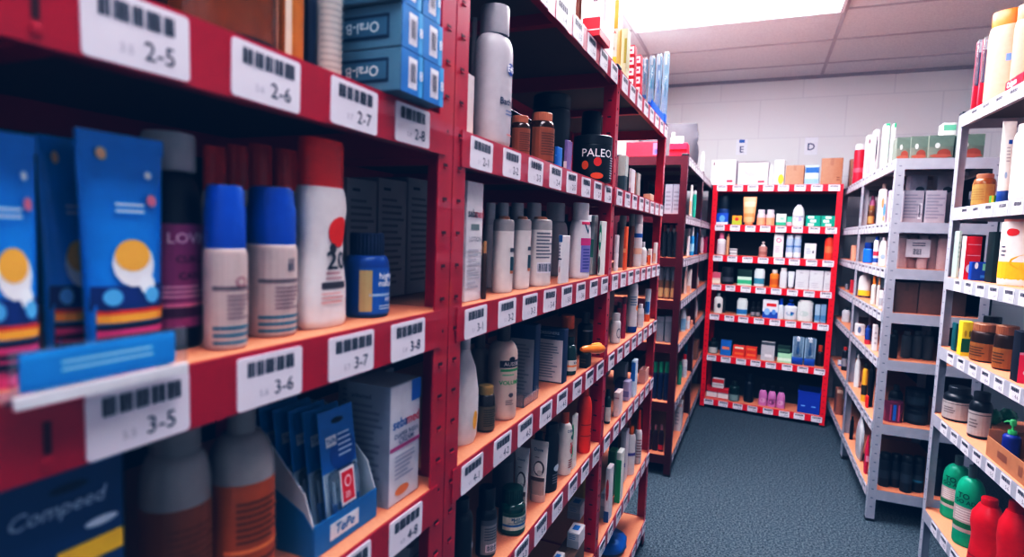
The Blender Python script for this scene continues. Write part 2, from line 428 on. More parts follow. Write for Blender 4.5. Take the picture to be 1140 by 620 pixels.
def sh_bottle(root, a, b, H, k):
    near = k.get('near', True); seg = 28 if near else 16
    n = k['n']; kh = k['kh']; Hb = H*(1-kh); cm = M(k.get('c', 'd9d7da'), rough=k.get('ro', .38)) if isinstance(k.get('c', 'd'), str) else k['c']
    if k.get('glass'): cm = mat(k.get('c', 'd9d7da'), .12, trans=.55, coat=.3)
    sh, nk = k['sh'], k['nk']
    if 'w' in k: body = [(r, z) for z, r in k['w']]
    else:
        body = [(.97, .02), (1, .05), (1, .25), (1, .5), (1, sh*.85), (1, sh)]
        for i in range(1, 6):
            t = i/5*PI/2; body.append((nk+(1-nk)*math.cos(t) if not k.get('cone') else 1-(1-nk)*i/5, sh+(1-sh)*(math.sin(t) if not k.get('cone') else i/5)*.97))
        body.append((nk, 1))
    prof = [(body[0][0]*.93, 0)]+[(r, max(.001, z*Hb)) for r, z in body]
    mb = MB()
    if k.get('inner'):      # liquid seen in a clear shoulder: body colour changes at a height
        f, c2 = k['inner']; cut = f*Hb
        lo = [p for p in prof if p[1] <= cut]; hi = [p for p in prof if p[1] > cut]
        def rr_(z):
            for (r0, z0), (r1, z1) in zip(prof, prof[1:]):
                if z0 <= z <= z1: return r0+(r1-r0)*(z-z0)/max(1e-6, z1-z0)
            return prof[-1][0]
        mb.lathe(lo+[(rr_(cut), cut)], cm, a, b, n, seg, cap=(True, False)); mb.lathe([(rr_(cut), cut)]+hi, M(c2, rough=.2), a, b, n, seg, cap=(False, True))
    else: mb.lathe(prof, cm, a, b, n, seg)
    mb.build('body', root, 50)
    def rr(z):
        for (r0, z0), (r1, z1) in zip(prof, prof[1:]):
            if z0 <= z <= z1: return r0+(r1-r0)*(z-z0)/max(1e-6, z1-z0)
        return prof[-1][0]
    if kh > 0:
        r = k['kr']*a; rb = k['kr']*(b if b < a*.95 and k.get('ocap', k['kr'] > .6) else a)
        if rb > b: rb = min(rb, b)
        if not (b < a*.95 and k.get('ocap', k['kr'] > .6)): r = rb = min(r, rb)
        h0 = Hb-.001; hc = H-h0
        km = M(k.get('k', 'e4e2e4'), rough=.35) if isinstance(k.get('k', 'e'), str) else k['k']
        cp = [(.97, h0), (1, h0+hc*.06)]
        if k.get('dome'): cp += [(1, h0+hc*.62), (.93, h0+hc*.72), (.90, h0+hc*.93), (.80, H)]
        elif k.get('taper'): cp += [(k['taper'], h0+hc*.9), (k['taper']*.85, H)]
        else: cp += [(1, h0+hc*.9), (.94, H)]
        rib = k.get('rib', 0)
        MB().lathe(cp, km, r, rb, n if rb != r else 2, seg*2 if rib and near else seg, rib=rib if near else 0).build('cap', root, 50 if not rib else 25)
    if 'lab' in k or 'tx' in k or 'bands' in k or 'ln' in k or 'bc' in k:
        f0, f1 = k.get('lab', (.08, sh*.97)); A = k.get('A', 1.25)
        def surf(off):
            def fn(X, Z):
                th = X/a; q = rr(Z); sx, cx = math.sin(th), math.cos(th)
                return ((a*q+off)*math.copysign(abs(sx)**(2/n), sx), -(b*q+off)*math.copysign(abs(cx)**(2/n), cx), Z)
            return fn
        if k.get('lc') and 'bands' not in k: k['bands'] = [(0, 1, k['lc'])]
        elif k.get('lc'): k['bands'] = [(0, 1, k['lc'])]+list(k['bands'])
        decorate(root, surf, a*A, f0*Hb, f1*Hb, k, True, near=near)
def sh_tube(root, a, b, H, k):
    kh = k.get('kh', .1); seg = 24; cm = M(k.get('c', 'e0dede'), rough=.3) if isinstance(k.get('c', 'd'), str) else k['c']
    z0 = H*kh; ca = a*k.get('cr', .62); 
    MB().lathe([(.97, 0), (1, .003), (.98, z0*.95), (.96, z0)], M(k.get('k', 'dcdadd'), rough=.35), ca, min(ca, b*1.1), 2, seg).build('cap', root)
    def sec(t):
        w = a*(.82+.18*min(1, t*1.2)); d = b*(1-t)**.75*(1 if t > .06 else .9); return w, max(d, .0012)
    L = []
    N = 12
    for i in range(N+1):
        t = i/N; w, d = sec(t); z = z0+(H-z0)*t
        L.append([(w*math.copysign(abs(math.sin(q))**(.8), math.sin(q)), -d*math.copysign(abs(math.cos(q))**.9, math.cos(q)), z) for q in [2*PI*j/seg for j in range(seg)]])
    MB().loft(L, cm).build('body', root, 60)
    MB().box(-a, a, -.0018, .0018, H-.012, H, cm).build('crimp', root, 0)
    def surf(off):
        def fn(X, Z):
            t = max(0, min(.999, (Z-z0)/(H-z0))); w, d = sec(t)
            s = max(-.999, min(.999, X/w)); q = math.asin(math.copysign(abs(s)**(1/.8), s))
            return (X, -d*abs(math.cos(q))**.9-off-.0004, Z)
        return fn
    if 'bands' in k: k['bands'] = [(q[0]*.95, q[1]*.95, *q[2:]) if len(q) > 3 else (-.78, .78, *q) for q in k['bands']]
    decorate(root, surf, a, z0, H, k, True)
def sh_pump(root, a, b, H, k):
    q = dict(k); q['kh'] = k.get('kh', .1); Hh = H*(1-k.get('ph', .2)); q['kr'] = .5
    sh_bottle(root, a, b, Hh, q)
    m = M(k.get('pk', k.get('k', 'e4e2e4')), rough=.35); r = min(a, b)
    mb = MB().lathe([(1, Hh), (1, Hh+(H-Hh)*.5)], m, r*.14, seg=10).lathe([(.9, Hh+(H-Hh)*.45), (1, Hh+(H-Hh)*.6), (1, H*.985), (.8, H)], m, r*.36, seg=14)
    mb.tube([(0, 0, H-(H-Hh)*.25), (0, -r*.7, H-(H-Hh)*.25), (0, -r*1.0, H-(H-Hh)*.45)], [r*.17, r*.13, r*.1], m)
    mb.build('pump_head', root, 40)
def sh_spray(root, a, b, H, k):
    Hh = H*.74; q = dict(k); q['kh'] = .1; q['kr'] = .42; sh_bottle(root, a, b, Hh, q)
    m = M(k.get('pk', 'e2401c'), rough=.35); z = Hh-.002; h = H-z; r = min(a, b)
    mb = MB().lathe([(.42, z), (.4, z+h*.35), (.5, z+h*.45), (.55, z+h*.9), (.4, H)], m, r, seg=14)
    mb.tube([(0, r*.2, H-h*.2), (0, -r*1.0, H-h*.22)], [r*.36, r*.24], m)
    mb.tube([(0, -r*.5, H-h*.35), (0, -r*.75, H-h*.75)], [r*.14, r*.1], m); mb.build('spray_head', root, 40)
def sh_toothbrush(root, a, b, H, k):
    """a carded toothbrush: printed base card, clear blister, brush inside"""
    bm = M(k.get('c', 'c22a35'), rough=.4)
    MB().rbox(-a, a, -.001, .001, 0, H*.97, M(k.get('card', 'd5dbe4'), rough=.4), r=.0008, b=.003).build('card', root)
    lo = MB().rbox(-a*.96, a*.96, -b, -.0012, 0, H*k.get('bf', .36), bm, r=.003, b=.003)
    lo.build('printed_sleeve', root)
    t = MB(); hm = M(k.get('h', '3a9bb5'), rough=.3); r = a*.2
    t.tube([(0, -b*.5, H*.36), (0, -b*.6, H*.5), (0, -b*.5, H*.64), (0, -b*.5, H*.8), (0, -b*.5, H*.95)], [r*1.2, r*1.4, r*.7, r*.6, r], hm)
    t.box(-a*.3, a*.3, -b*1.3, -b*.6, H*.82, H*.96, mat('eef1f6', .6)); t.build('brush', root, 40)
    MB().rbox(-a*.8, a*.8, -b*1.45, -.0012, H*k.get('bf', .36)+.001, H, mat('dfeaf4', .08, trans=.9), r=.006, b=.006).build('blister', root)
def sh_bag(root, a, b, H, k):
    m = M(k.get('c', '2f6fc0'), rough=k.get('ro', .35)) if isinstance(k.get('c', 'd'), str) else k['c']
    rnd = random.Random(k.get('seed', 3)); L = []; N = 8; seg = 20
    ph = [rnd.uniform(0, 6.28) for _ in range(6)]
    for i in range(N+1):
        t = i/N; q = (1-abs(2*t-.8)**3*.5)*(1 if t < .85 else .75) if k.get('soft', True) else 1
        q = max(.25, q)
        L.append([(a*q*(1+.07*math.sin(3*th+ph[0]+t*4)+.05*math.sin(7*th+ph[1]-t*6))*math.copysign(abs(math.sin(th))**.8, math.sin(th)),
                   -b*q*(1+.07*math.sin(4*th+ph[2]+t*5)+.04*math.sin(9*th+ph[3]))*math.copysign(abs(math.cos(th))**.8, math.cos(th)),
                   H*(t+(.04*math.sin(2*th+ph[4]) if 0 < i else 0))) for th in [2*PI*j/seg*.999 for j in range(seg)]])
    MB().loft(L, m).build('body', root, 60)
    if 'bands' in k or 'tx' in k or 'bc' in k or 'ln' in k: decorate(root, flat(-b*1.12), a*.8, H*.1, H*.9, k, False)
def sh_tray(root, a, b, H, k):
    """open-topped carton or bin: four walls and a bottom"""
    m = M(k.get('c', 'a87a58'), rough=.6) if isinstance(k.get('c', 'd'), str) else k['c']
    t = k.get('t', .0025); fh = H*k.get('fh', 1)
    mb = MB().box(-a, a, -b, b, 0, t, m).box(-a, -a+t, -b, b, t, H*k.get('lh', 1), m).box(a-t, a, -b, b, t, H, m).box(-a+t, a-t, b-t, b, t, H, m).box(-a+t, a-t, -b, -b+t, t, fh, m)
    if k.get('rim'): 
        mb.box(-a-.003, a+.003, -b-.003, -b, fh-.01, fh, m).box(-a-.003, -a, -b, b, H-.01, H, m).box(a, a+.003, -b, b, H-.01, H, m)
    mb.build('body', root, 0)
    decorate(root, flat(-b), a, 0, fh, k, False)
    for p, s in (('L', sideL(a)), ('R', sideR(a))):
        if any((p+x) in k for x in ('bands', 'ln', 'tx')): k.setdefault(p+'pn', 'side_face'); decorate(root, s, b, 0, H, k, False, p)
SH = dict(box=sh_box, tube=sh_tube, pump=sh_pump, spray=sh_spray, brush=sh_toothbrush, bag=sh_bag, tray=sh_tray)
CAT = {'carton': 'box', 'cardboard_box': 'box', 'tissue_box': 'box'}
CTX = {}
LOG = []
ITEMS = []
CHAIN = {'A': ('L', 0.), 'B': ('L', .9), 'C': ('L', 1.8)}
OCC = {}
SPAN = {'L': (0., 2.7, (.0185, .8785, .9185, 1.8185, 2.68)), 'DD': (0., 1.8, (.018, .88, .919, 1.781)), 'EE': (0., 1.8, (.018, .88, .919, 1.781)), 'G': (0., .88, (.018, .862)), 'F': (0., 1., (.018, .982))}
DROT = {'C': -50, 'DD': -62, 'EE': 58, 'F': 48, 'B': -22}
def T(u, t, **kw): CTX.clear(); CTX.update(u=u, t=t, kw=kw)
def occ_add(u, bx, name='x'):
    ch, so = CHAIN.get(u, (u, 0.)); OCC.setdefault(ch, []).append((name, (bx[0]+so, bx[1]+so)+tuple(bx[2:])))
def I(name, shape, desc, xl, xr, yt, off=.018, D=None, W=None, H=None, rot=None, end=False, mode=None, on=None, zb=0., **k):
    u = CTX['u']; U = UN[u]; ti = CTX['t']; z0 = U.tiers[ti-1]+.0006+zb
    k.setdefault('near', u in 'ABCF'); k = {**CTX['kw'], **k}
    if shape in PRE: k = {**PRE[shape], **k}
    elif shape in ('pump', 'spray'): k = {**PRE['round'], **k}
    boxy = shape in ('box', 'tray', 'brush', 'tube', 'bag')
    if end: mode = 'end'
    if mode is None: mode = 'face' if boxy and u in ('B', 'C', 'DD', 'EE', 'F') else 'front'
    rzf, rze = U.rz, math.atan2(-U.u.x, U.u.y)
    rz = rze if mode in ('face', 'end') else rzf
    if off > .01 and mode != 'end' and u in ('B', 'C', 'DD', 'EE', 'F'):
        off = .004+max(0, off-.02)*{'B': .6, 'F': .7}.get(u, .45)
    if rot is None: rot = DROT.get(u, 0) if (not boxy and mode == 'front') else 0
    rzz = rz+math.radians(rot)
    ex = Vector((math.cos(rzz), math.sin(rzz), 0)); ey = Vector((-math.sin(rzz), math.cos(rzz), 0))
    xc = (xl+xr)/2; left = U.n.x < -.5
    D0 = D or (None if mode != 'face' else .045)
    P0 = U.p0
    def solve(o, sc=1.):
        yb = yt+40.; st = (k.get('_b', .03))
        for _ in range(4):
            ym = (yt+yb)/2 if yt > -200 else yb-20
            if boxy and mode == 'front':
                pl = P0+U.n*(o+(D0/2 if shape == 'tube' else 0))
                A, B, c = hit(xl, ym, pl, U.n), hit(xr, ym, pl, U.n), hit(xc, ym, pl, U.n); sa, sb = (A-P0).dot(U.u), (B-P0).dot(U.u)
                w = abs(sb-sa)*sc if W is None else W*sc; d = D0 or w
                s = (sa+sb)/2; ds, dd = w/2, d/2; dep = o+d/2; a, b = w/2, d/2
            elif boxy and mode == 'end':
                pl = P0+U.u*o
                A, B, c = hit(xl, ym, pl, U.u), hit(xr, ym, pl, U.u), hit(xc, ym, pl, U.u); sa, sb = (A-P0).dot(U.n), (B-P0).dot(U.n)
                w = abs(sb-sa)*sc if W is None else W*sc; d = D0 or w
                dep = (sa+sb)/2; s = o+d/2; ds, dd = d/2, w/2; a, b = w/2, d/2
            elif boxy:                     # near end face turned to the viewer
                xa, xb = (xr, xl) if left else (xl, xr)
                d = D0*sc
                s1 = (hit(xa, ym, P0+U.n*o, U.n)-P0).dot(U.u); s0 = s1-d
                q = (hit(xb, ym, P0+U.u*s0, U.u)-P0).dot(U.n)
                w = max(q-o, .008)*sc if W is None else W*sc
                dep = o+w/2; s = s0+d/2; ds, dd = d/2, w/2; a, b = w/2, d/2
                c = P0+U.u*s0+U.n*dep; c.z = CAM.z
            else:
                dr = k.get('dr', 1)
                if mode == 'end': c = hit(xc, ym, P0+U.u*(o+st), U.u)
                else: c = hit(xc, ym, P0+U.n*(o+st), U.n)
                v = c-CAM; v.z = 0; v.normalize(); p = Vector((-v.y, v.x, 0))
                Z = (c-CAM).dot(FW); hw = (xr-xl)/2*Z/FPX*sc
                a = hw/math.sqrt(p.dot(ex)**2+(dr*p.dot(ey))**2) if W is None else W/2; b = a*dr
                hu = math.sqrt((a*ex.dot(U.u))**2+(b*ey.dot(U.u))**2); hn = math.sqrt((a*ex.dot(U.n))**2+(b*ey.dot(U.n))**2)
                s = (c-P0).dot(U.u); dep = (c-P0).dot(U.n); ds, dd = hu, hn
                st = hn if mode == 'front' else hu
                if mode == 'front': dep = o+hn
                else: s = o+hu
            Z = (c-CAM).dot(FW)
            yb = proj((c.x, c.y, z0))[1]
        h = (CAM+ray(xc, yt)*Z).z-z0 if H is None else H
        return s, dep, a, b, h, ds, dd
    ch, so = CHAIN.get(u, (u, 0.)); lo, hi, _ = SPAN[ch]
    occ = OCC.setdefault(ch, [])
    zmax = U.tiers[ti-2]-.054 if ti > 1 else 9
    best = None
    for sc in (1., .94, .86, .78):
        for q in range(0, 46):
            for sg in ((1, -1) if q else (1,)):
                o = off+sg*q*.005
                if o < min(off, .003): continue
                s, dep, a, b, h, ds, dd = solve(o, sc)
                if dep+dd > U.D-.005 and mode != 'end': continue
                if mode == 'end' and (dep-dd < .003 or dep+dd > U.D-.003): continue
                mg = .003 if ti > 1 else -.07
                if s+so-ds < lo+mg or s+so+ds > hi-mg: continue
                if h < .008: continue
                bx = (s-ds+so, s+ds+so, dep-dd, dep+dd, z0, z0+h)
                e = .0006
                cl = [n for n, r in occ if bx[0]+e < r[1] and r[0]+e < bx[1] and bx[2]+e < r[3] and r[2]+e < bx[3] and bx[4] < r[5]-.001 and r[4] < bx[5]-.001]
                if not cl: best = (q*.005+(1-sc)*.5, o, sc); break
            if best: break
        if best: break
    if best is None:
        s, dep, a, b, h, ds, dd = solve(off); LOG.append(('NOFIT', desc, u, ti, 's %.3f..%.3f d %.3f..%.3f h %.3f' % (s-ds, s+ds, dep-dd, dep+dd, h)))
        s = min(max(s+so, lo+ds+.003), hi-ds-.003)-so; dep = min(max(dep, dd+.003), U.D-dd-.005); h = max(h, .02)
        bx = (s-ds+so, s+ds+so, dep-dd, dep+dd, z0, z0+h)
        LOG.append(('   hits', [n for n, r in occ if bx[0] < r[1] and r[0] < bx[1] and bx[2] < r[3] and r[2] < bx[3] and bx[4] < r[5]-.001 and r[4] < bx[5]-.001]))
    elif best[0] > .045: LOG.append(('MOVED', desc, u, ti, 'o %.3f->%.3f sc %.2f' % (off, best[1], best[2]), 's %.3f d %.3f' % (s, dep)))
    if z0+h > zmax-.003: LOG.append(('TALL', desc, u, ti, round(h, 3))); h = zmax-.004-z0
    occ.append((desc, (s-ds+so, s+ds+so, dep-dd, dep+dd, z0, z0+h)))
    P = P0+U.u*s+U.n*dep
    root = empty(name, (P.x, P.y, z0), rzz)
    tag(root, (desc+' on '+U.phrase+', '+ORD[ti-1]+' shelf') if on is None else desc+' '+on, CAT.get(name, name.split('_')[-1]), k.get('group'))
    k['_root'] = root
    (SH.get(shape) or sh_bottle)(root, a, b, h, k)
    ITEMS.append((desc, root, a, b, h, (s-ds, s+ds, dep-dd, dep+dd, z0, z0+h)))
    return root, a, b, h
for _ch, (_l, _h, _ps) in SPAN.items():
    _D = {'L': .4, 'DD': .4, 'EE': .4, 'G': .25, 'F': .4}[_ch]
    for _p in _ps:
        for _d in (0, _D-.037):
            OCC.setdefault(_ch, []).append(('post', (_p-.0185, _p+.0185, _d, _d+.037, 0, {'L': 1.8, 'DD': 1.785, 'F': 1.873}.get(_ch, 1.70))))
# ------------------------------------------------------------------ nearest red rack
AMB = mat('9a5a22', .14, trans=.35, coat=.4); AMBD = mat('4a2410', .14, trans=.25, coat=.4)
T('A', 2)
I('jar', 'jar', 'large amber glass jar with dark base', 188, 306, -70, c=AMB, k='1c1513', bands=[(0, .12, '241510')], lab=(0, .9))
I('jar', 'jar', 'slim golden jar with painted white highlight', 308, 338, -40, c=mat('d08a35', .2, trans=.2, coat=.4), k='caa050', bands=[(-.9, -.55, 0, .9, 'f0e2d0')], lab=(.05, .9))  # glint on the glass painted as a pale vertical band
I('pill_bottle', 'pill', 'narrow navy bottle', 339, 352, -30, off=.03, c='16243c', k='16243c')
I('canister', 'tin', 'ribbed pale grey canister', 352, 380, -4, c='c9c6c2', bands=[(i/14, i/14+.02, 'aaa8a6') for i in range(1, 14)], lab=(0, 1), A=1.5)
OB = dict(off=-.022, D=.155, c='5d8296', bands=[(0, 1, '2a78bd'), (-.35, .45, .14, .86, 'e6e6ee'), (.6, 1, 0, 1, '4fa0d8')], bc=(-.25, .35, .22, .78), tx=[('8', .35, 'e8eef8', .5, .78)],
  Lbands=[(-.06, .8, .22, .78, '1b3a55'), (-.03, .77, .29, .71, '507a92')], Ltx=[('Oral-B', .105, 'd6e4ec', .5, .36, True)])
bx = []
for i, (x0, x1, yt, lab, zb) in enumerate(((446, 470, 68, 'lower left blue toothbrush carton of the stack', 0), (471, 493, 80, 'lower right blue toothbrush carton of the stack', 0))):
    r = I('toothbrush_carton', 'box', lab, x0, x1, yt, H=.0455, group='blue toothbrush cartons', **dict(OB)); bx.append(r)
hh = .0463
I('toothbrush_carton', 'box', 'middle left blue toothbrush carton of the stack', 447, 470, 20, zb=hh, H=.0455, group='blue toothbrush cartons', **dict(OB))
I('toothbrush_carton', 'box', 'middle right blue toothbrush carton of the stack', 470.5, 492, 20, zb=hh, H=.0455, group='blue toothbrush cartons', **dict(OB))
I('toothbrush_carton', 'box', 'uppermost left blue toothbrush carton of the stack', 444, 469, -20, zb=2*hh, H=.0455, group='blue toothbrush cartons', **dict(OB))
I('toothbrush_carton', 'box', 'uppermost right blue toothbrush carton of the stack', 470.5, 490, -20, zb=2*hh, H=.0455, group='blue toothbrush cartons', **{**OB, 'bands': [(0, 1, '1f62b0')], 'bc': (-2, -1.9, 0, .1)} if False else dict(OB))

T('A', 3)
TB = dict(c='1f92e2', k='e05a9a', kh=.07, cr=.7, bands=[(0, .12, '1b1d3a'), (.03, .1, 'd04a86'), (.13, .17, 'f0b23a'), (.17, .19, 'd8452e'), (-.9, .9, .19, .3, '1c3f80')],
   dots=[(.02, .4, .5, .11, 'e9eef4'), (.0, .44, .42, .075, 'f0b84a'), (.3, .3, .2, .05, 'eaf2fa'), (-.55, .9, .12, .03, 'eac9a0'), (.5, .82, .1, .02, 'dfeefc'), (.55, .7, .14, .03, 'd98aa0'), (-.5, .25, .2, .04, '6fb8e8'), (.4, .25, .2, .04, '6fb8e8')],
   ln=[(.63, .69, 2, 'd6e6f6', -.35, .35)])
I('toothpaste_tube', 'tube', 'front blue toothpaste tube standing upside down, nearest pink-labelled bottle', 86, 181, 151, off=.026, D=.03, **dict(TB))
I('toothpaste_tube', 'tube', 'blue toothpaste tube at the left photo edge', -40, 42, 147, off=.026, D=.03, **dict(TB))
I('toothpaste_tube', 'tube', 'dimmer blue toothpaste tube tucked behind its two neighbours', 44, 108, 155, off=.062, D=.03, **dict(TB))
I('shampoo_bottle', 'bottle', 'black bottle with magenta label and grey cap', 157, 221, 150, off=.03, c='15141c', k='aaa9ac', kh=.17, kr=.82, nk=.6, sh=.72, lc='a8447e', lab=(.12, .7), bands=[(.1, .2, '5a2244'), (.2, .24, 'e08aa8')], tx=[('LOVIN', .2, 'f0d8e6', .86), ('CURLS', .13, '4a1a38', .66), ('CARE', .13, '4a1a38', .5)], ln=[(.28, .42, 3, 'e6b8d0')])
CN = dict(c='cdbdb9', k='1a5fbe', kh=.38, lc='c9bab6', bands=[(.04, .07, '27768e'), (.12, .15, '27768e'), (.2, .23, '27768e'), (.62, .66, '7f6f72')], lab=(.02, .94), ln=[(.3, .58, 6, '8a7478', -.5, .5)])
I('spray_can', 'can', 'right blue-capped pale spray can beside the sunscreen', 275, 329, 209, off=.02, tx=[('il', .3, '3a3f55', .82)], **dict(CN))
I('spray_can', 'can', 'left blue-capped pale spray can beside the magenta label', 228, 273, 207, off=.035, tx=[('O', .3, 'a06a70', .7)], **dict(CN))
SUN = dict(c='dedbdc', k='e02a12', kh=.25, kr=.85, ocap=True, nk=.86, w=[(.02, .97), (.06, 1), (.3, .98), (.5, .86), (.66, .86), (.84, .99), (.94, .95), (1, .86)], dr=.55, n=2.5)
I('sunscreen_bottle', 'oval', 'white sunscreen bottle with red cap and number 20', 330, 384, 157, off=.02, **{**SUN, 'bands': [(-.5, .6, .26, .31, '4a4247'), (.9, 1, 0, .01, 'dedbdc')]}, lab=(.04, .96), A=.9, dots=[(.28, .7, .46, .12, 'e2301a'), (.0, .57, .12, .04, '3c3438')], tx=[('20', .44, '2f2b30', .47, .15)], ln=[(.14, .24, 3, 'd6a09a', -.5, .6), (.32, .4, 2, 'b0888a', -.3, .5)])
for i, (x0, x1) in enumerate(((302, 334), (276, 304), (252, 278), (226, 253))):
    I('sunscreen_bottle', 'oval', 'red-capped bottle in shadow, %s behind spray cans' % ('rightmost', 'third from left', 'second from left', 'leftmost')[i], x0, x1, 161+i, off=.13, group='red-capped bottles in the shadow', **dict(SUN))
I('supplement_bottle', 'pill', 'small dark blue supplement bottle', 384, 433, 259, off=.02, c='1f4f92', k='122444', kh=.26, kr=.76, nk=.72, sh=.8, lc='2a66ac', lab=(.06, .8), bands=[(.38, .44, '9fb8d4'), (-1, -.55, .05, .95, 'b8a878')], tx=[('higher', .17, 'f2f4f8', .82, .1), ('nature', .17, 'f2f4f8', .66, .1), ('PRO', .11, 'dfe8f2', .3, .15)], ln=[(.08, .2, 2, 'b8cfe6', -.3, .6)])
for i, (x0, x1) in enumerate(((454, 483), (421, 452), (386, 419))):
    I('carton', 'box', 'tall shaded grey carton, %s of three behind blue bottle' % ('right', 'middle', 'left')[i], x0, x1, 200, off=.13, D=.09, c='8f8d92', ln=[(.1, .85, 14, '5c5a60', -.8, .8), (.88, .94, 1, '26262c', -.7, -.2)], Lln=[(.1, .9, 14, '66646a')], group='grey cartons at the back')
# clear price strip holder lying on the shelf lip
def strip_holder():
    P = hit(112, 408, (.004, 0, 0), (1, 0, 0)); t = empty('strip_holder', (.010, .236, 1.243), PI/2+math.radians(0)); tag(t, 'clear plastic ticket strip with blue card on front edge of nearest red rack', 'ticket holder')
    MB().rbox(-.051, .042, -.0045, -.003, -.010, .012, mat('2f93d6', .3), r=.0005, b=.004).build('blue_card', t, 0)
    mb = MB(); lines(mb, flat(-.0046)(.0), -.03, .03, -.003, .006, 2, ink('a8d4f0'), seed=4); mb.build('lettering', t, 0)
    MB().box(-.055, .052, -.0028, -.002, -.016, .014, mat('eef4fa', .08, trans=.92)).box(-.055, .052, -.002, .03, -.0165, -.0158, mat('eef4fa', .08, trans=.92)).build('clear_cover', t, 0)
    MB().box(-.054, .051, -.006, -.0028, -.019, -.012, mat('d9dde2', .4)).build('white_edge', t, 0)
strip_holder()

T('A', 4)
I('plaster_pack', 'box', 'navy blister plaster pack with yellow corner', -12, 140, 521, off=.02, D=.035, c='14406e', bands=[(-.1, .97, .62, .7, 'e8c21c')], dots=[(.6, .76, .28, .018, 'c8d6e4'), (.1, .93, .3, .018, '0c1f36')], tx=[('Compeed', .18, 'b4c6da', .865, -.05, False, .25)], Rbands=[(0, 1, '0f2f52')])
BR = dict(c='b55a24', k='8c8684', kh=.12, kr=.42, nk=.4, sh=.74, inner=(.72, 'a09a98'), bands=[(.3, .34, '7c3414'), (.04, .1, '4a1e10'), (.42, .46, 'dd8a48')], lab=(.03, .68), ln=[(.5, .92, 7, '7c3812'), (.12, .28, 3, 'e8a468')])
I('lotion_bottle', 'round', 'orange bottle with clear grey shoulder beside blister display', 234, 304, 451, off=.02, dots=[(.75, .3, .12, .06, 'e6ecf2')], **dict(BR))
I('lotion_bottle', 'round', 'darker orange-brown bottle left of its orange twin', 160, 232, 470, off=.03, **{**BR, 'c': '8a4420', 'kr': .7, 'nk': .68})
I('carton', 'box', 'white skin cream carton with blue corner and pink line', 434, 467, 424, off=.02, D=.065, c='c9cad2', bands=[(.36, 1, .82, 1, '2f6db0'), (-1, 1, .46, .49, 'b04a80')], dots=[(-.2, .1, .45, .04, 'd88a4a')], tx=[('seba', .26, '2c5f9e', .68, -.42), ('med', .26, 'c83a4a', .68, .42), ('DIAPER RASH', .13, '6a6d84', .575, 0), ('CREAM', .15, '6a6d84', .525, 0)], ln=[(.2, .42, 6, 'a8aab8')], Lln=[(.1, .85, 14, '7f8494', -.7, .7)], Lbands=[(0, 1, '9da3b0')], Ltx=[('sebamed', .13, '39435a', .9, -.3)])
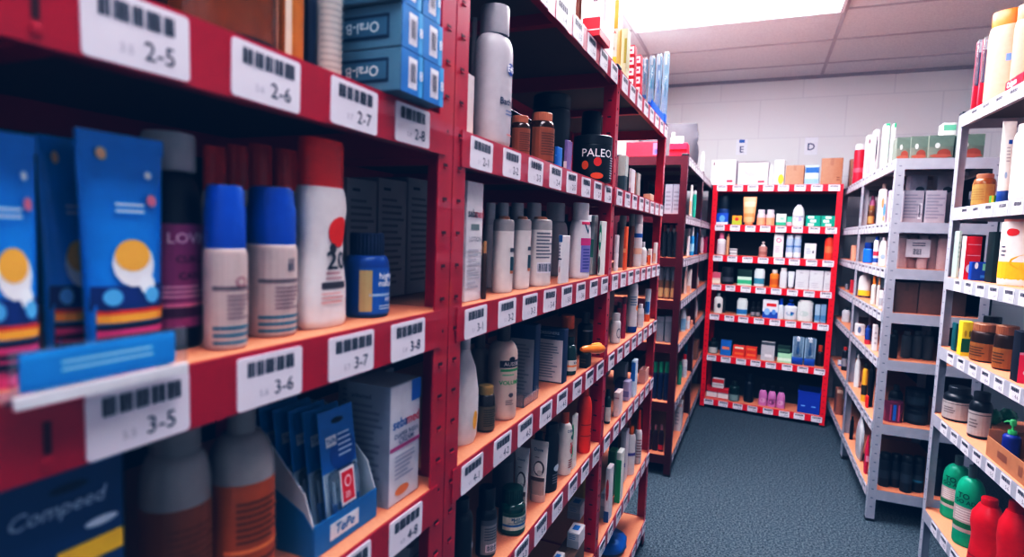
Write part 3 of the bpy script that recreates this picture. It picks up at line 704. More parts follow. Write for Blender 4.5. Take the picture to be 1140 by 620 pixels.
def blister_display():
    U = UN['A']; x, y, z = -.02, .43, U.tiers[3]+.0006
    P = hit(418, 560, (-.02, 0, 0), (1, 0, 0)); Q = hit(335, 600, (-.02, 0, 0), (1, 0, 0))
    w, d, h = .053, .105, .128
    t = empty('display_box', (x-d/2, P.y-w, z), PI/2); tag(t, 'cut-away blue and white counter display box on nearest red rack, fourth shelf', 'display box')
    bl = mat('2a78ac', .4); wh = mat('cdd3da', .4); tk = .0016
    def side(xs):
        mb = MB(); prof = [(-d/2, 0), (d/2, 0), (d/2, h), (d/2-.03, h), (-d/2+.012, h*.52), (-d/2, h*.26)]
        L = [[(xq, py, pz) for py, pz in prof] for xq in (xs, xs+tk)]; mb.loft(L, wh); return mb
    side(w-tk).build('right_side', t, 0)
    mb = side(-w)
    prof2 = [(-d/2, .0), (d/2, 0), (d/2, h*.75), (d/2-.03, h*.6), (-d/2+.012, h*.36), (-d/2, h*.24)]
    mb.loft([[(xq, py, pz) for py, pz in prof2] for xq in (-w-.0007, -w)], bl); mb.build('left_side', t, 0)
    MB().box(-w, w, d/2-tk, d/2, 0, h*1.02, bl).build('back', t, 0); MB().box(-w, w, -d/2, d/2, 0, tk, wh).build('bottom', t, 0)
    f = MB().box(-w, w, -d/2-tk, -d/2, 0, h*.27, bl).build('front', t, 0)
    mb = MB(); mb.loft([[(-w*.55, -d/2-tk-.0006, .008), (w*.35, -d/2-tk-.0006, .008), (w*.35, -d/2-tk, .008), (-w*.55, -d/2-tk, .008)], [(-w*.55, -d/2-tk-.0006, .026), (w*.35, -d/2-tk-.0006, .026), (w*.35, -d/2-tk, .026), (-w*.55, -d/2-tk, .026)]], wh)
    add_text(mb, 'TePe', .016, ink('2f6fa4'), flat(-d/2-tk)(.0009), -.005, .017, slant=.2); mb.build('lettering', f, 0)
    for i in range(5):
        yy = -d/2+.012+i*.017
        s = empty('interdental_brush_pack', (x-d/2-yy-0, P.y-w+.004-(i % 2)*.004, z+.018), PI/2)
        s.location = (t.location.x-yy, t.location.y+.012-i*.004, z+.004)
        s.rotation_euler = (math.radians(-7), 0, PI/2)
        tag(s, ('frontmost blue interdental brush blister card with red square in display box' if i == 0 else '%s blue interdental brush blister card in display box' % ('second', 'third', 'fourth', 'rearmost')[i-1]), 'blister pack', 'blister cards in the display box')
        a, hh = .0295, .136
        MB().rbox(-a, a, -.0006, .0006, 0, hh, mat('2b7fc0', .35), r=.0005, b=.004).build('card', s, 0)
        mb = MB(); panel(mb, flat(-.0006)(.0005), -a, a, hh*.0, hh*.5, mat('b8c6d2', .4)); blob(mb, flat(-.0006)(.0008), .006, hh*.62, a*.75, hh*.16, mat('1f5fa8', .4), 18)
        panel(mb, flat(-.0006)(.001), -a*.72, -a*.12, hh*.7, hh*.79, mat('dfe6ee')); add_text(mb, 'TePe', .0075, ink('2f6fa4'), flat(-.0006)(.0013), -a*.42, hh*.745)
        lines(mb, flat(-.0006)(.0012), -.002, a*.75, hh*.58, hh*.8, 5, ink('cfe2f2'), seed=i); blob(mb, flat(-.0006)(.0014), 0, hh*.9, a*.34, hh*.022, mat('0c1c30'), 14)
        mb.build('printed_face', s, 0)
        if i < 3:
            bl2 = MB().rbox(-a*.8, a*.8, -.009, -.0012, hh*.06, hh*.5, mat('cfe0ee', .1, trans=.85), r=.004, b=.004).build('blister', s)
            for q in range(6):
                xx = -a*.62+q*a*.25
                MB().tube([(xx, -.0045, hh*.09), (xx, -.0045, hh*.24)], .0022, mat('2586cf', .35), 6).tube([(xx, -.0045, hh*.24), (xx, -.0045, hh*.42)], .0009, mat('d8dde2', .4), 5).build('brush', s)
            if i == 0:
                rd = MB(); panel(rd, flat(-.0092)(.0003), -a*.42, a*.42, hh*.2, hh*.5, mat('e9e6ea')); panel(rd, flat(-.0092)(.0006), -a*.33, a*.33, hh*.225, hh*.475, mat('d8242e'))
                blob(rd, flat(-.0092)(.0009), 0, hh*.39, a*.2, hh*.05, mat('f2dfe0')); blob(rd, flat(-.0092)(.0011), 0, hh*.39, a*.14, hh*.036, mat('d8242e')); lines(rd, flat(-.0092)(.001), -a*.2, a*.2, hh*.25, hh*.31, 3, ink('f2dfe0')); rd.build('red_sticker', s, 0)
    occ_add('A', (P.y-2*w+.206, P.y+.206, .02, .13, z, z+h))
blister_display()
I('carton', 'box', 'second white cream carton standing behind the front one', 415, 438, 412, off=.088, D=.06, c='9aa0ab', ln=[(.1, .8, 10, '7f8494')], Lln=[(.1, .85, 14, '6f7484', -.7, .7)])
T('A', 5)
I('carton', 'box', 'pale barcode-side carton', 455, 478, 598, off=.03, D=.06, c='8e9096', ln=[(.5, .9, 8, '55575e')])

# ------------------------------------------------------------------ second red rack
T('B', 1)
I('carton', 'box', 'red and white flat carton', 648, 680, 18, off=-.016, D=.1, H=.042, c='d81e26', bands=[(.3, .36, 'f0c8c8')], Rbands=[(0, .4, 'd81e26'), (.4, 1, 'e3dde0')])
I('carton', 'box', 'white carton with dark lettering', 650, 684, -12, off=.05, D=.11, c='ddd6d8', tx=[('LA', .35, '3a3440', .75, .3)], ln=[(.2, .45, 4, 'b8b2b8')])
I('jar', 'jar', 'little brown and gold jar', 641, 648, -20, off=.02, c='5c3216', k='3a2412')
I('carton', 'box', 'orange and white medicine carton', 678, 692, 0, off=.012, D=.05, c='e6dac8', bands=[(.55, .9, 'e8a23a'), (0, .2, 'edc23a')], tx=[('MA', .5, 'c03a22', .5), ('IVE', .4, '7a5a3a', .3)], Rbands=[(0, .9, 'e0b050')])
I('carton', 'box', 'tall pale yellow-green carton', 691, 701, 38, off=.012, D=.04, c='cfcaa8', bands=[(.1, .9, .3, .8, 'a8a04a')], Rbands=[(.2, .8, 'b8b080')])
T('B', 2)
I('lotion_bottle', 'shampoo', 'large white bath oil bottle with blue emblem', 528, 570, 11, off=.02, c='b7b3b8', k='aeabb0', kh=.2, kr=.66, nk=.58, sh=.84, dr=.75, n=2.2, lab=(.05, .8), A=1.0, rot=-12, dots=[(.3, .86, .3, .075, '1f3f94')], tx=[('E45', .2, 'f0f2f8', .86, .3), ('Bath Oil', .2, '2a3450', .46, .3)], ln=[(.3, .38, 2, '7a86a8', .0, .8), (.06, .1, 1, 'd88a80', .1, .8)], ocap=False)
I('carton', 'box', 'white carton with pink print behind the post', 521, 528, 78, off=.06, D=.06, c='dcd4d4', dots=[(0, .4, .5, .2, 'dca0a0')])
I('lotion_bottle', 'round', 'white capped bottle half hidden behind the post', 522, 531, 22, off=.11, c='26282e', k='c2c0c4', kh=.5)
JC = dict(c=AMBD, k='b07050', kh=.16, kr=.8, lc='8c5233', lab=(.08, .84), A=1.6, ln=[(.15, .85, 9, '6a3a24', -.5, .5)])
I('pill_jar', 'jar', 'front copper-capped amber jar', 588, 617, 127, off=.03, **dict(JC))
I('pill_jar', 'jar', 'rear copper-capped amber jar beside the white bottle', 567, 590, 130, off=.06, **dict(JC))
I('tub', 'tub', 'large black protein tub', 592, 634, 108, off=.13, c='191b20', k='101114', bands=[(.5, .8, .2, .9, '3a3a42'), (.5, .8, .05, .12, 'c86a50')], lab=(.02, .94))
I('carton', 'box', 'small bright blue carton', 617, 626, 164, off=.05, D=.03, c='2f78c4', tx=[('1L', .4, 'e8f0f8', .6)])
I('tub', 'tub', 'black tub lettered in white with red fruit print', 638, 681, 153, rot=-55, off=-.024, c='18181b', k='202024', kh=.2, sh=.95, nk=.97, lab=(.04, .9), A=1.4, tx=[('PALEO', .2, 'e8e6ea', .82, -.05)], dots=[(-.5, .45, .13, .14, 'd8622c'), (-.05, .56, .15, .14, 'd0382a'), (-.05, .13, .24, .1, 'd85a2c')], ln=[(.05, .75, 9, 'b8b4bc', .5, .85)])
I('shampoo_bottle', 'round', 'tall black bottle behind the lettered black tub', 645, 669, 126, off=.15, c='121a24', k='121a24', kh=.3, kr=.9, nk=.85)
I('carton', 'box', 'slim purple and white carton', 632, 637, 157, off=.09, D=.04, c='8a78a8', bands=[(0, .4, 'd6d0dc')])
T('B', 3)
I('carton', 'box', 'tall white body lotion carton with red and black lettering', 519, 537, 203, off=.04, D=.05, mode='front', c='d6d4d8', tx=[('seba', .32, '33343c', .735, -.38), ('med', .32, 'c03a48', .735, .42), ('LOTION', .2, '8a8890', .52)], bands=[(-.5, .5, .6, .65, '7d8a86')], ln=[(.1, .45, 9, 'b2b0b8', -.8, .8)], Rln=[(.2, .9, 8, 'a8a6ae')])
I('spray_bottle', 'round', 'front slim brown spray bottle with gold cap', 536, 542, 268, off=.03, c='4a2a1c', k='b58a5a', kh=.2, kr=.7)
I('spray_bottle', 'round', 'rear slim brown spray bottle with gold cap', 532.5, 537, 272, off=.07, c='4a2a1c', k='b58a5a', kh=.2, kr=.7)
PN = dict(c='d3cdcb', kh=.0, kr=0, nk=.82, sh=.93, dr=.62, n=2.5, inner=(.84, 'a09a98'))
def pant(desc, xl, xr, off, back):
    q = dict(PN)
    if back: q.update(ln=[(.42, .9, 8, '77747c', -.7, .7)], bc=(-.6, .6, .18, .36), lab=(.05, .9))
    else: q.update(bands=[(.15, .85, .25, .52, '1f4a52'), (.15, .85, .25, .3, 'b87a50'), (.1, .9, .6, .66, '55545c')], lab=(.05, .9))
    r, a, b, h = I('conditioner_bottle', 'shampoo', desc, xl, xr, 244, off=off, **q)
    MB().lathe([(.8, h-.0005), (.8, h+.004), (.6, h+.0055)], mat('b9794e', .35), a*.75, b*.75, 2, 20).build('cap', r)
pant('front white conditioner bottle showing back label and barcode', 588, 613, .03, True)
pant('middle white conditioner bottle with teal label', 571, 590, .045, False)
pant('left white conditioner bottle with teal label', 549, 571, .045, False)
I('carton', 'box', 'small white carton with barcode and blue top', 622, 634, 262, off=.012, D=.055, c='cfcdd0', bands=[(.86, 1, '3a5f8c'), (.5, .53, '3a3a44')], ln=[(.55, .82, 4, '8a8890')], Lln=[(.45, .9, 8, '77767e')], Lbands=[(.48, .51, '3a3a44')], dots=[(0, .3, .3, .07, 'a07a78')])
I('wash_bottle', 'oval', 'white wash bottle with pink band and lilac label', 634, 657, 226, off=.02, c='dad6da', k='d3d0d4', kh=.22, kr=.75, ocap=True, nk=.72, sh=.7, dr=.6, lab=(.06, .98), A=.85, bands=[(-.55, .95, .05, .55, '8d86c0'), (-.6, 1, .55, .68, 'c83a80'), (-.55, .95, .93, .98, 'c83a60')], tx=[('V', .6, '2f5a6a', .84, .15)], ln=[(.1, .5, 7, '5f5a98', -.3, .8)])
I('carton', 'box', 'green and white carton with diamond print', 667, 674.5, 246, off=.02, D=.05, c='d9dcd8', dots=[(0, .7, .8, .24, '2f8a66'), (0, .2, .8, .16, '6a6a62'), (0, .7, .6, .1, 'dfe9e2')], Lbands=[(.55, .8, '2f7a5c'), (.2, .4, '8aa898')])
I('carton', 'box', 'pale carton with green side behind the diamond carton', 657, 665, 240, off=.06, D=.04, c='c0c4c2', bands=[(.3, .6, '4f8f76')])
for i, (x0, x1) in enumerate(((604, 631), (583, 604), (566, 584), (551, 567), (538, 552))):
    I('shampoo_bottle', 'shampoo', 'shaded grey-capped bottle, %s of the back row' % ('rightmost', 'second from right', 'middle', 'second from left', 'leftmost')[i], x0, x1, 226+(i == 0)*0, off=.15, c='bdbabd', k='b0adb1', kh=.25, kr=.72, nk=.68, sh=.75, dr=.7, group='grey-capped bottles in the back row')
T('B', 4)
I('wash_bottle', 'oval', 'big white bottle with yellow drop behind the post', 500, 533, 360, off=.045, c='d2cecf', k='c9c6c8', kh=.12, nk=.3, kr=.32, w=[(.02, .8), (.08, .92), (.3, 1), (.55, .98), (.8, .75), (.93, .45), (1, .32)], dr=.6, lab=(.1, .6), A=.8, dots=[(.5, .3, .25, .2, 'e8b23a')])
I('pill_jar', 'jar', 'dark brown jar with gold cap', 530, 551, 428, off=.04, c=mat('2c1a12', .15, coat=.4), k='a88a50', kh=.18, kr=.8, lc='6a5a44', lab=(.06, .7), A=1.5, ln=[(.15, .9, 8, '3a2f22', -.6, .6)])
I('shampoo_bottle', 'bottle', 'cream bottle lettered in green with dark brown cap', 543, 576, 361, rot=-52, off=.03, c='c9b3a8', k='3a2a28', kh=.16, kr=.45, nk=.4, sh=.82, lab=(.04, .84), A=1.25, bands=[(-.35, .95, .8, .91, '2a2030'), (-.3, .95, .74, .775, '4f9a5c')], dots=[(.32, .93, .18, .04, '2a2030'), (.3, .36, .14, .035, '6a5a60')], tx=[('AUSSIE', .145, 'd8c8c4', .855, .3), ('VOLUME', .155, '3f9a50', .56, .25)], ln=[(.66, .71, 1, '7fae88', -.2, .8), (.2, .29, 3, '8a7a74', 0, .6)])
I('carton', 'box', 'front navy-topped white supplement carton', 595, 632, 367, off=.03, D=.03, c='1c3556', bands=[(-.92, .92, .02, .8, 'cbc6c8')], tx=[('DESIGNERS', .13, 'd8dce6', .92)], ln=[(.08, .74, 13, '8d8a92', -.8, .75), (.85, .87, 1, '8fa4c0', -.4, .4)], Lbands=[(0, 1, '142844')])
I('carton', 'box', 'rear navy-topped white supplement carton', 565, 601, 362, off=.06, D=.03, c='1c3556', bands=[(-.8, .92, .02, .8, 'b3aeb2')], ln=[(.08, .74, 13, '8d8a92', -.7, .75)], Lbands=[(0, 1, '142844')])
I('dropper_bottle', 'bottle', 'small dark green bottle with white label', 626, 642, 374, off=.03, c=mat('173c34', .2, coat=.4), k='14241f', kh=.2, kr=.6, nk=.5, sh=.75, lc='d0ccc6', lab=(.14, .5), bands=[(.38, .55, 'd88a48')], tx=[('Vit', .2, '3a4a5a', .75)])
I('shampoo_bottle', 'round', 'black bottle with silver collar', 643, 660, 347, off=.07, c='15181c', k='2a2c32', kh=.25, kr=.5, nk=.45, bands=[(.88, .94, 'a8a8ae')], lab=(.1, .84))
I('carton', 'box', 'small black carton under the orange brush', 645, 658, 396, off=.018, D=.04, c='1d1b1b', ln=[(.3, .7, 2, '5a4a3c')])
I('shampoo_bottle', 'round', 'amber-topped bottle behind the navy cartons', 622, 641, 350, off=.12, c='4a2a1c', k='d8662a', kh=.3, kr=.8)
def brush():
    a = hit(647, 389, (-.02, 0, 0), (1, 0, 0)); b = hit(673, 388, (.012, 0, 0), (1, 0, 0))
    z = UN['B'].tiers[3]
    t = empty('hair_brush', (a.x, a.y, z)); tag(t, 'orange rounded brush lying across a small black carton on second red rack', 'brush')
    d = b-a; n = 9
    rs = [.005, .0095, .0105, .0115, .0125, .0135, .0135, .011, .004]
    MB().tube([(d.x*i/(n-1), d.y*i/(n-1), a.z-z+d.z*i/(n-1)) for i in range(n)], rs, mat('ef8a1e', .3, coat=.4), 16).build('handle', t, 60)
    MB().tube([(d.x*q, d.y*q, a.z-z+d.z*q+.0125) for q in (.4, .55, .75, .85)], [.001, .004, .005, .002], mat('f6b44a', .3), 10).build('grip_pad', t, 60)
brush()
def clear_tray():
    a = hit(573, 447, (-.06, 0, 0), (1, 0, 0)); b = hit(610, 447, (-.03, 0, 0), (1, 0, 0)); z = UN['B'].tiers[3]+.0006
    P = hit(590, 450, (0, 0, z), (0, 0, 1))
    t = empty('clear_tray', (-.05, P.y+.01, z), PI/2); tag(t, 'empty clear plastic tray on second red rack, beside the cream bottle', 'tray')
    g = mat('e8e2e4', .08, trans=.88); w, d, h = .04, .03, .026
    MB().box(-w, w, -d, d, 0, .0015, g).box(-w, -w+.0015, -d, d, .0015, h, g).box(w-.0015, w, -d, d, .0015, h, g).box(-w, w, d-.0015, d, .0015, h, g).box(-w, w, -d, -d+.0015, .0015, h*.8, g).build('walls', t, 0)
    MB().rbox(-w-.002, w+.002, -d-.003, -d, h*.74, h*.84, g).build('lip', t); MB().box(-.0008, .0008, -d, d, .0015, h*.7, g).build('divider', t, 0)
clear_tray()
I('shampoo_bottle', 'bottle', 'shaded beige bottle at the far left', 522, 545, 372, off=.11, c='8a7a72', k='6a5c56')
T('B', 5)
I('shampoo_bottle', 'round', 'black bottle with white script behind the post', 500, 526, 552, off=.04, c='17181c', k='121316', lab=(.1, .9), tx=[('by', .3, 'c0c0c8', .6, .5)])
I('supplement_bottle', 'pill', 'dark green supplement bottle with cream label', 555, 585, 541, off=.022, c=mat('0f3f34', .18, coat=.4), k='123a30', kh=.3, kr=.78, nk=.7, sh=.82, lc='c2c4b8', lab=(.08, .74), A=1.5, bands=[(.82, 1, '1c4c3c'), (.34, .44, '3a6aa0'), (0, .16, '1c4c3c'), (.3, .8, 0, .14, 'd88a3a')], tx=[('Multi Vitamin', .1, '24456a', .72), ('Complete', .11, '24456a', .6)], ln=[(.46, .56, 2, '8a8c88')])
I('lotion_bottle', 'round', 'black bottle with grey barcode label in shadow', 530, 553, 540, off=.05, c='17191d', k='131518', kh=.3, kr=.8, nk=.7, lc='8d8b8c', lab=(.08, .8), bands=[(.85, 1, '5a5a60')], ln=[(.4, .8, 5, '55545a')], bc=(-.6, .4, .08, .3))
DV = dict(c='d2ccca', k='c9a79a', kh=.12, cr=.85, bands=[(0, .3, 'b39a8e'), (.26, .33, '5a3c32'), (.33, .35, 'e0d4cc')], dots=[(.15, .5, .6, .14, '5a3a2c'), (.1, .5, .48, .11, 'e8e4e0'), (.25, .42, .3, .05, 'cfc6bf')], ln=[(.7, .72, 1, 'a88', -.4, .4)] if False else [(.68, .72, 1, 'a08880', -.4, .4)])
I('hand_cream_tube', 'tube', 'right white tube with coconut print standing on its cap', 588, 611, 499, off=.03, D=.022, tx=[('Dove', .24, '3a4a6a', .84)], **dict(DV))
I('hand_cream_tube', 'tube', 'left white tube with coconut print standing on its cap', 570, 590, 507, off=.042, D=.022, tx=[('Dove', .24, '3a4a6a', .82)], **dict(DV))
I('shampoo_bottle', 'shampoo', 'slim black bottle with pink corner', 606, 621, 470, off=.03, c='17181d', k='17181d', kh=.15, nk=.85, kr=.85, lab=(.05, .95), bands=[(.55, 1, .7, .82, 'c8384a')], dots=[(.3, .4, .4, .07, 'b8c4cc')], ln=[(.1, .3, 4, '8a8a92', -.2, .7)])
I('sun_lotion_bottle', 'round', 'white lotion bottle with orange cap and red print', 619, 637, 457, off=.025, c='d6d0cc', k='d85a2c', kh=.17, kr=.5, nk=.45, sh=.8, lab=(.05, .95), dots=[(.35, .48, .4, .09, 'c83a30'), (.3, .76, .3, .05, '3a6a5a')], tx=[('DERMA', .18, '55606a', .9, .2), ('50', .3, 'c83a30', .6, .2)], ln=[(.1, .3, 4, 'a86a5a', -.2, .7)])
I('carton', 'box', 'white carton with green leaf print', 637, 642.5, 468, off=.03, D=.03, c='d6d2ce', dots=[(0, .7, .7, .15, '4f9a62'), (0, .35, .7, .12, '5fa872')])
I('squeeze_bottle', 'bottle', 'large bright red-orange bottle', 642, 658.5, 428, off=.02, c='e0391c', k='e0391c', kh=.14, kr=.5, nk=.45, sh=.75, lab=(.1, .75), bands=[(.3, .33, 'b02a14'), (.6, .63, 'b02a14')], tx=[('2', .3, '6a1a10', .45, .2)])
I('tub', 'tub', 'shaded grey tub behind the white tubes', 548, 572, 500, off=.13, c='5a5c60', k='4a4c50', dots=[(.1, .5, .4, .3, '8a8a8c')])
I('shampoo_bottle', 'round', 'black bottle with pale label behind the tubes', 592, 606, 480, off=.1, c='1a1b20', k='1a1b20', lc='6a6a70', lab=(.3, .7))
T('B', 6)
I('cardboard_box', 'box', 'brown cardboard box under the white cartons', 616, 650, 588, off=.03, D=.12, c='6a4a38', H=.075, tape='7a5c48')
MC = dict(c='c6c4c8', H=.042, D=.06, bands=[(0, .5, 'aeadb4')], ln=[(.55, .9, 3, '6a86b0')], Lln=[(.3, .8, 3, '8a8a92')], Tbands=[(-.5, .5, .3, .75, '3f7ab8')])
I('carton', 'box', 'front grey-white carton with blue top print on cardboard box', 632, 652, 550, off=.03, zb=.0755, **dict(MC))
I('carton', 'box', 'rear grey-white carton with blue top print on cardboard box', 632, 652, 550, off=.1, zb=.0755, **dict(MC))
I('carton', 'box', 'grey-white carton left of the pair on cardboard box', 612, 630, 560, off=.04, zb=.0755, **dict(MC))
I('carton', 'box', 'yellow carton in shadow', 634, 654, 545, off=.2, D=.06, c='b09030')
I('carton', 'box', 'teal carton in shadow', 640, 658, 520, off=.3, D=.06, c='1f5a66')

# ------------------------------------------------------------------ third red rack
T('C', 1)
for i, (x0, x1, off) in enumerate(((699.5, 709, .02), (708, 716, .02))):
    for j in range(4):
        I('toothpaste_carton', 'box', 'red toothpaste carton, %s of the %s stack' % (('bottom', 'second', 'third', 'top')[j], ('near', 'far')[i]), x0, x1, 60, off=off, D=.035, zb=j*.0312, H=.0308, c='c22434', bands=[(-.85, .85, .15, .85, 'e6dfe6'), (-.6, .3, .4, .6, 'b04a6a')], Lbands=[(.12, .88, 'b01c2e')] if False else [(.7, .8, 'e6a0a8')], group='red toothpaste cartons')
for i in range(4):
    I('toothbrush', 'brush', 'clear blue toothbrush pack, %s of four in blue stand' % ('nearest', 'second', 'third', 'farthest')[i], 714+i*7.6, 721+i*7.6, 69-i*2.2, off=.004+.0*i, D=.012, zb=.012, c='2f5f9a', h=('2a8ab0', '2f9ab8', '4a7ab8', '3a8aa8')[i], card='7ba3bd', bf=.1, on='on third red rack, top shelf')
def stand():
    U = UN['C']; A = hit(716, 125, (.004, 0, 0), (1, 0, 0)); 
    t = empty('brush_stand', (-.014, 2.275, U.tiers[0]+.0006)); tag(t, 'bright blue plastic tray stand under the toothbrush packs on third red rack', 'stand')
    m = mat('1f5fd0', .35); L = .33
    MB().box(-.028, .016, -L/2, L/2, 0, .003, m).build('base', t, 0)
    MB().box(.013, .016, -L/2, L/2, .003, .026, m).build('front_lip', t, 0); MB().box(-.028, -.025, -L/2, L/2, .003, .03, m).build('back_lip', t, 0)
    MB().rbox(-.028, .018, L/2-.05, L/2, .003, .036, m).build('end_block', t)
T('C', 2)
I('carton', 'box', 'dark grey-green carton with pale top', 688, 699, 174, off=.02, D=.04, c='47585c', bands=[(.42, 1, 'c9d2cc')], Rbands=[(.42, 1, 'b4bfba')])
I('carton', 'box', 'white carton beside the grey-green one', 701, 707, 188, off=.02, D=.06, c='d6cfd4', bands=[(0, .2, 'a88a9c')], Lln=[(.3, .8, 4, '9a949c')])
I('carton', 'box', 'narrow grey carton with orange edge', 709, 713, 193, off=.02, D=.05, c='a8a49e', bands=[(-1, -.5, 0, 1, 'd87a4a')], Lbands=[(0, 1, '8a8a8a')])
I('carton', 'box', 'flat beige carton', 716, 728, 216, off=.03, D=.07, c='c9a894')
T('C', 3)
I('carton', 'box', 'lower white carton at the near end', 683.5, 688.5, 279, off=.045, D=.03, c='dedade', H=.055)
I('carton', 'box', 'upper white carton at the near end', 684.5, 689.5, 257, off=.045, D=.03, zb=.0555, c='d3cfd4', H=.055)
I('carton', 'box', 'tall orange carton', 694, 699, 252, off=.02, D=.03, c='e26a28', bands=[(.4, .5, 'f0b080')])
I('spray_bottle', 'round', 'brown bottle with grey cap', 699, 706, 238, off=.06, c='7a3a1e', k='8a8682', kh=.22, kr=.85, nk=.8)
I('spray_can', 'can', 'tall white can with blue band', 704, 715, 236, off=.02, c='d6d2d4', k='c9c5c8', kh=.18, bands=[(.72, .82, '2f62a8'), (.3, .45, 'e0b8a0')], lab=(.02, .94))
I('pill_bottle', 'pill', 'small white pill bottle', 712, 720, 269, off=.015, c='dcd9da', k='d6d3d6', sh=.7, nk=.4, kr=.45)
I('carton', 'box', 'orange and white little carton', 721, 726, 277, off=.02, D=.03, c='e0d6d0', bands=[(0, .6, 'd8702c')])
I('carton', 'box', 'white carton with peach side', 727, 732, 270, off=.02, D=.04, c='d9d3d2', bands=[(.1, .5, 'e0b49a')])
I('lotion_bottle', 'round', 'grey-capped bottle behind the orange carton', 688, 697, 240, off=.1, c='9a948f', k='8a8682', kh=.25, kr=.85)
I('tin', 'tin', 'flat white tin', 706, 713, 291, off=.006, c='dcd3d0', dr=1) if False else None
T('C', 4)
I('pill_bottle', 'pill', 'white pill bottle with ring print', 679.5, 691, 348, off=.03, c='d6d3d4', k='cfccce', lab=(.1, .8), dots=[(.2, .5, .4, .32, '8a8a90'), (.2, .5, .3, .24, 'd6d3d4')])
I('shampoo_bottle', 'shampoo', 'dark pink bottle', 692, 697, 330, off=.04, c='a82848', k='5a1a2a')
I('spray_can', 'can', 'tall white can with blue base and orange spot', 698, 709.5, 315, off=.02, c='d3d1d4', k='d3d1d4', kh=.12, bands=[(0, .14, '24448c')], dots=[(.5, .6, .3, .07, 'ec8a2a')], lab=(.01, .95), ln=[(.65, .9, 4, '8a9ab0')])
I('lotion_bottle', 'shampoo', 'short white bottle', 709.5, 716.5, 338, off=.02, c='dad8da', k='d3d1d4', nk=.6, kr=.6, lc='c9c7cc', lab=(.1, .7))
I('cream_tube', 'tube', 'white and blue tube with orange cap', 717, 725, 322, off=.03, D=.03, c='cfd6de', k='e8772a', kh=.22, cr=.9, bands=[(.05, .5, '3a78b8')])
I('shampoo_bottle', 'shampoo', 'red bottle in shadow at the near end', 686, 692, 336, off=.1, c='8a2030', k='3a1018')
T('C', 5)
I('dropper_bottle', 'round', 'dark green bottle with white label', 673, 680, 433, off=.04, c='15302c', k='101c1a', kh=.2, kr=.6, lc='c9c9c6', lab=(.08, .62))
I('carton', 'box', 'pale pink carton', 683, 693, 441, off=.02, D=.06, c='dcc6c4', bands=[(.75, .8, 'c08a90')], Lbands=[(0, 1, 'c9b2b2')])
I('carton', 'box', 'dark violet carton', 684, 697, 427, off=.09, D=.06, c='2f2c58', bands=[(.4, .6, '5a58a0')])
I('carton', 'box', 'tall blue and white carton', 702, 709.5, 404, off=.02, D=.05, c='c4d4e2', bands=[(.45, .95, '3f84c4')], Lbands=[(.4, .95, '5a98c8'), (.1, .3, 'b8c9d8')])
I('bin', 'tray', 'shallow clear peach tray', 711, 722, 414, off=.012, D=.08, c='cfa294', t=.003, H=.055)
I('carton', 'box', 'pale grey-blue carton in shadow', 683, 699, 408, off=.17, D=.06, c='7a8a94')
I('carton', 'box', 'pale lilac carton beside the pink one', 693, 703, 428, off=.05, D=.05, c='b9b2cc', bands=[(.2, .5, '8a84b0')])
T('C', 6)
I('carton', 'box', 'front green and white carton', 685, 694, 511, off=.02, D=.05, c='d3d8d2', bands=[(.0, .85, '2f9a5c')], Lbands=[(0, .85, '257a4a')])
I('carton', 'box', 'white carton with red print', 673, 682, 530, off=.025, D=.05, c='cfccd0', bands=[(0, .2, '3a5a8a')], dots=[(0, .6, .6, .2, 'c03a3a')], Lln=[(.4, .8, 4, '8a8a92')])
I('squeeze_bottle', 'oval', 'white bottle with orange cap', 697, 707, 473, off=.03, c='d3cfd0', k='e8772a', kh=.16, kr=.5, nk=.5, lab=(.05, .9), bands=[(.5, .58, '6a5a98')], sh=.85)
I('spray_bottle', 'round', 'white bottle with tall red cap', 706.5, 715, 455, off=.02, c='cbc6c6', k='d8301c', kh=.36, kr=.6, taper=.5, nk=.5, sh=.85, lab=(.1, .9), ln=[(.1, .8, 7, 'a07a78')])
I('cardboard_box', 'box', 'brown cardboard carton', 687, 697, 492, off=.1, D=.05, c='9a6c48')
I('carton', 'box', 'green carton behind the front green one', 676, 687, 510, off=.09, D=.05, c='3f8a5c')
I('spray_bottle', 'round', 'red-capped bottle in shadow', 697, 703, 455, off=.15, c='c04a30', k='c0301c', kh=.35)
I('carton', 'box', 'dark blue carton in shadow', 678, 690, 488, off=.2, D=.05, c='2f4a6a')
I('carton', 'box', 'tall white carton with violet stripe', 690, 699, 486, off=.07, D=.05, c='cbc7cc', bands=[(.3, .38, '6a5a98')])
I('carton', 'box', 'low grey carton at the near end', 668, 678, 560, off=.05, D=.06, c='9a989e', bands=[(.5, .8, 'b8b6bc')])
def deep(ti, x, y, w, d, hh, c, lab):  # dark cartons added to block the bright wall showing through the rack
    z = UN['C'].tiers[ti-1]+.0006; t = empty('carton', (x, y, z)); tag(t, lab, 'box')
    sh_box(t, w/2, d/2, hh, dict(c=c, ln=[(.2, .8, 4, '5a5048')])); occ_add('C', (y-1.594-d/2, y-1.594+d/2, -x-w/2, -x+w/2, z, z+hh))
deep(4, -.27, 2.36, .2, .14, .165, '4a3c34', 'dark brown carton added to hide lit wall, deep inside third red rack, fourth shelf')
deep(3, -.29, 2.36, .16, .14, .16, '46464c', 'dark grey carton added to hide lit wall, deep inside third red rack, third shelf')
deep(5, -.27, 2.36, .2, .14, .16, '3c424a', 'slate carton added to hide lit wall, deep inside third red rack, fifth shelf')
T('C', 7)
I('plastic_bag', 'bag', 'crumpled bright blue plastic bag', 679, 701, 604, off=.05, D=.16, H=.07, W=.17, c='1f74c4', seed=5)
stand()
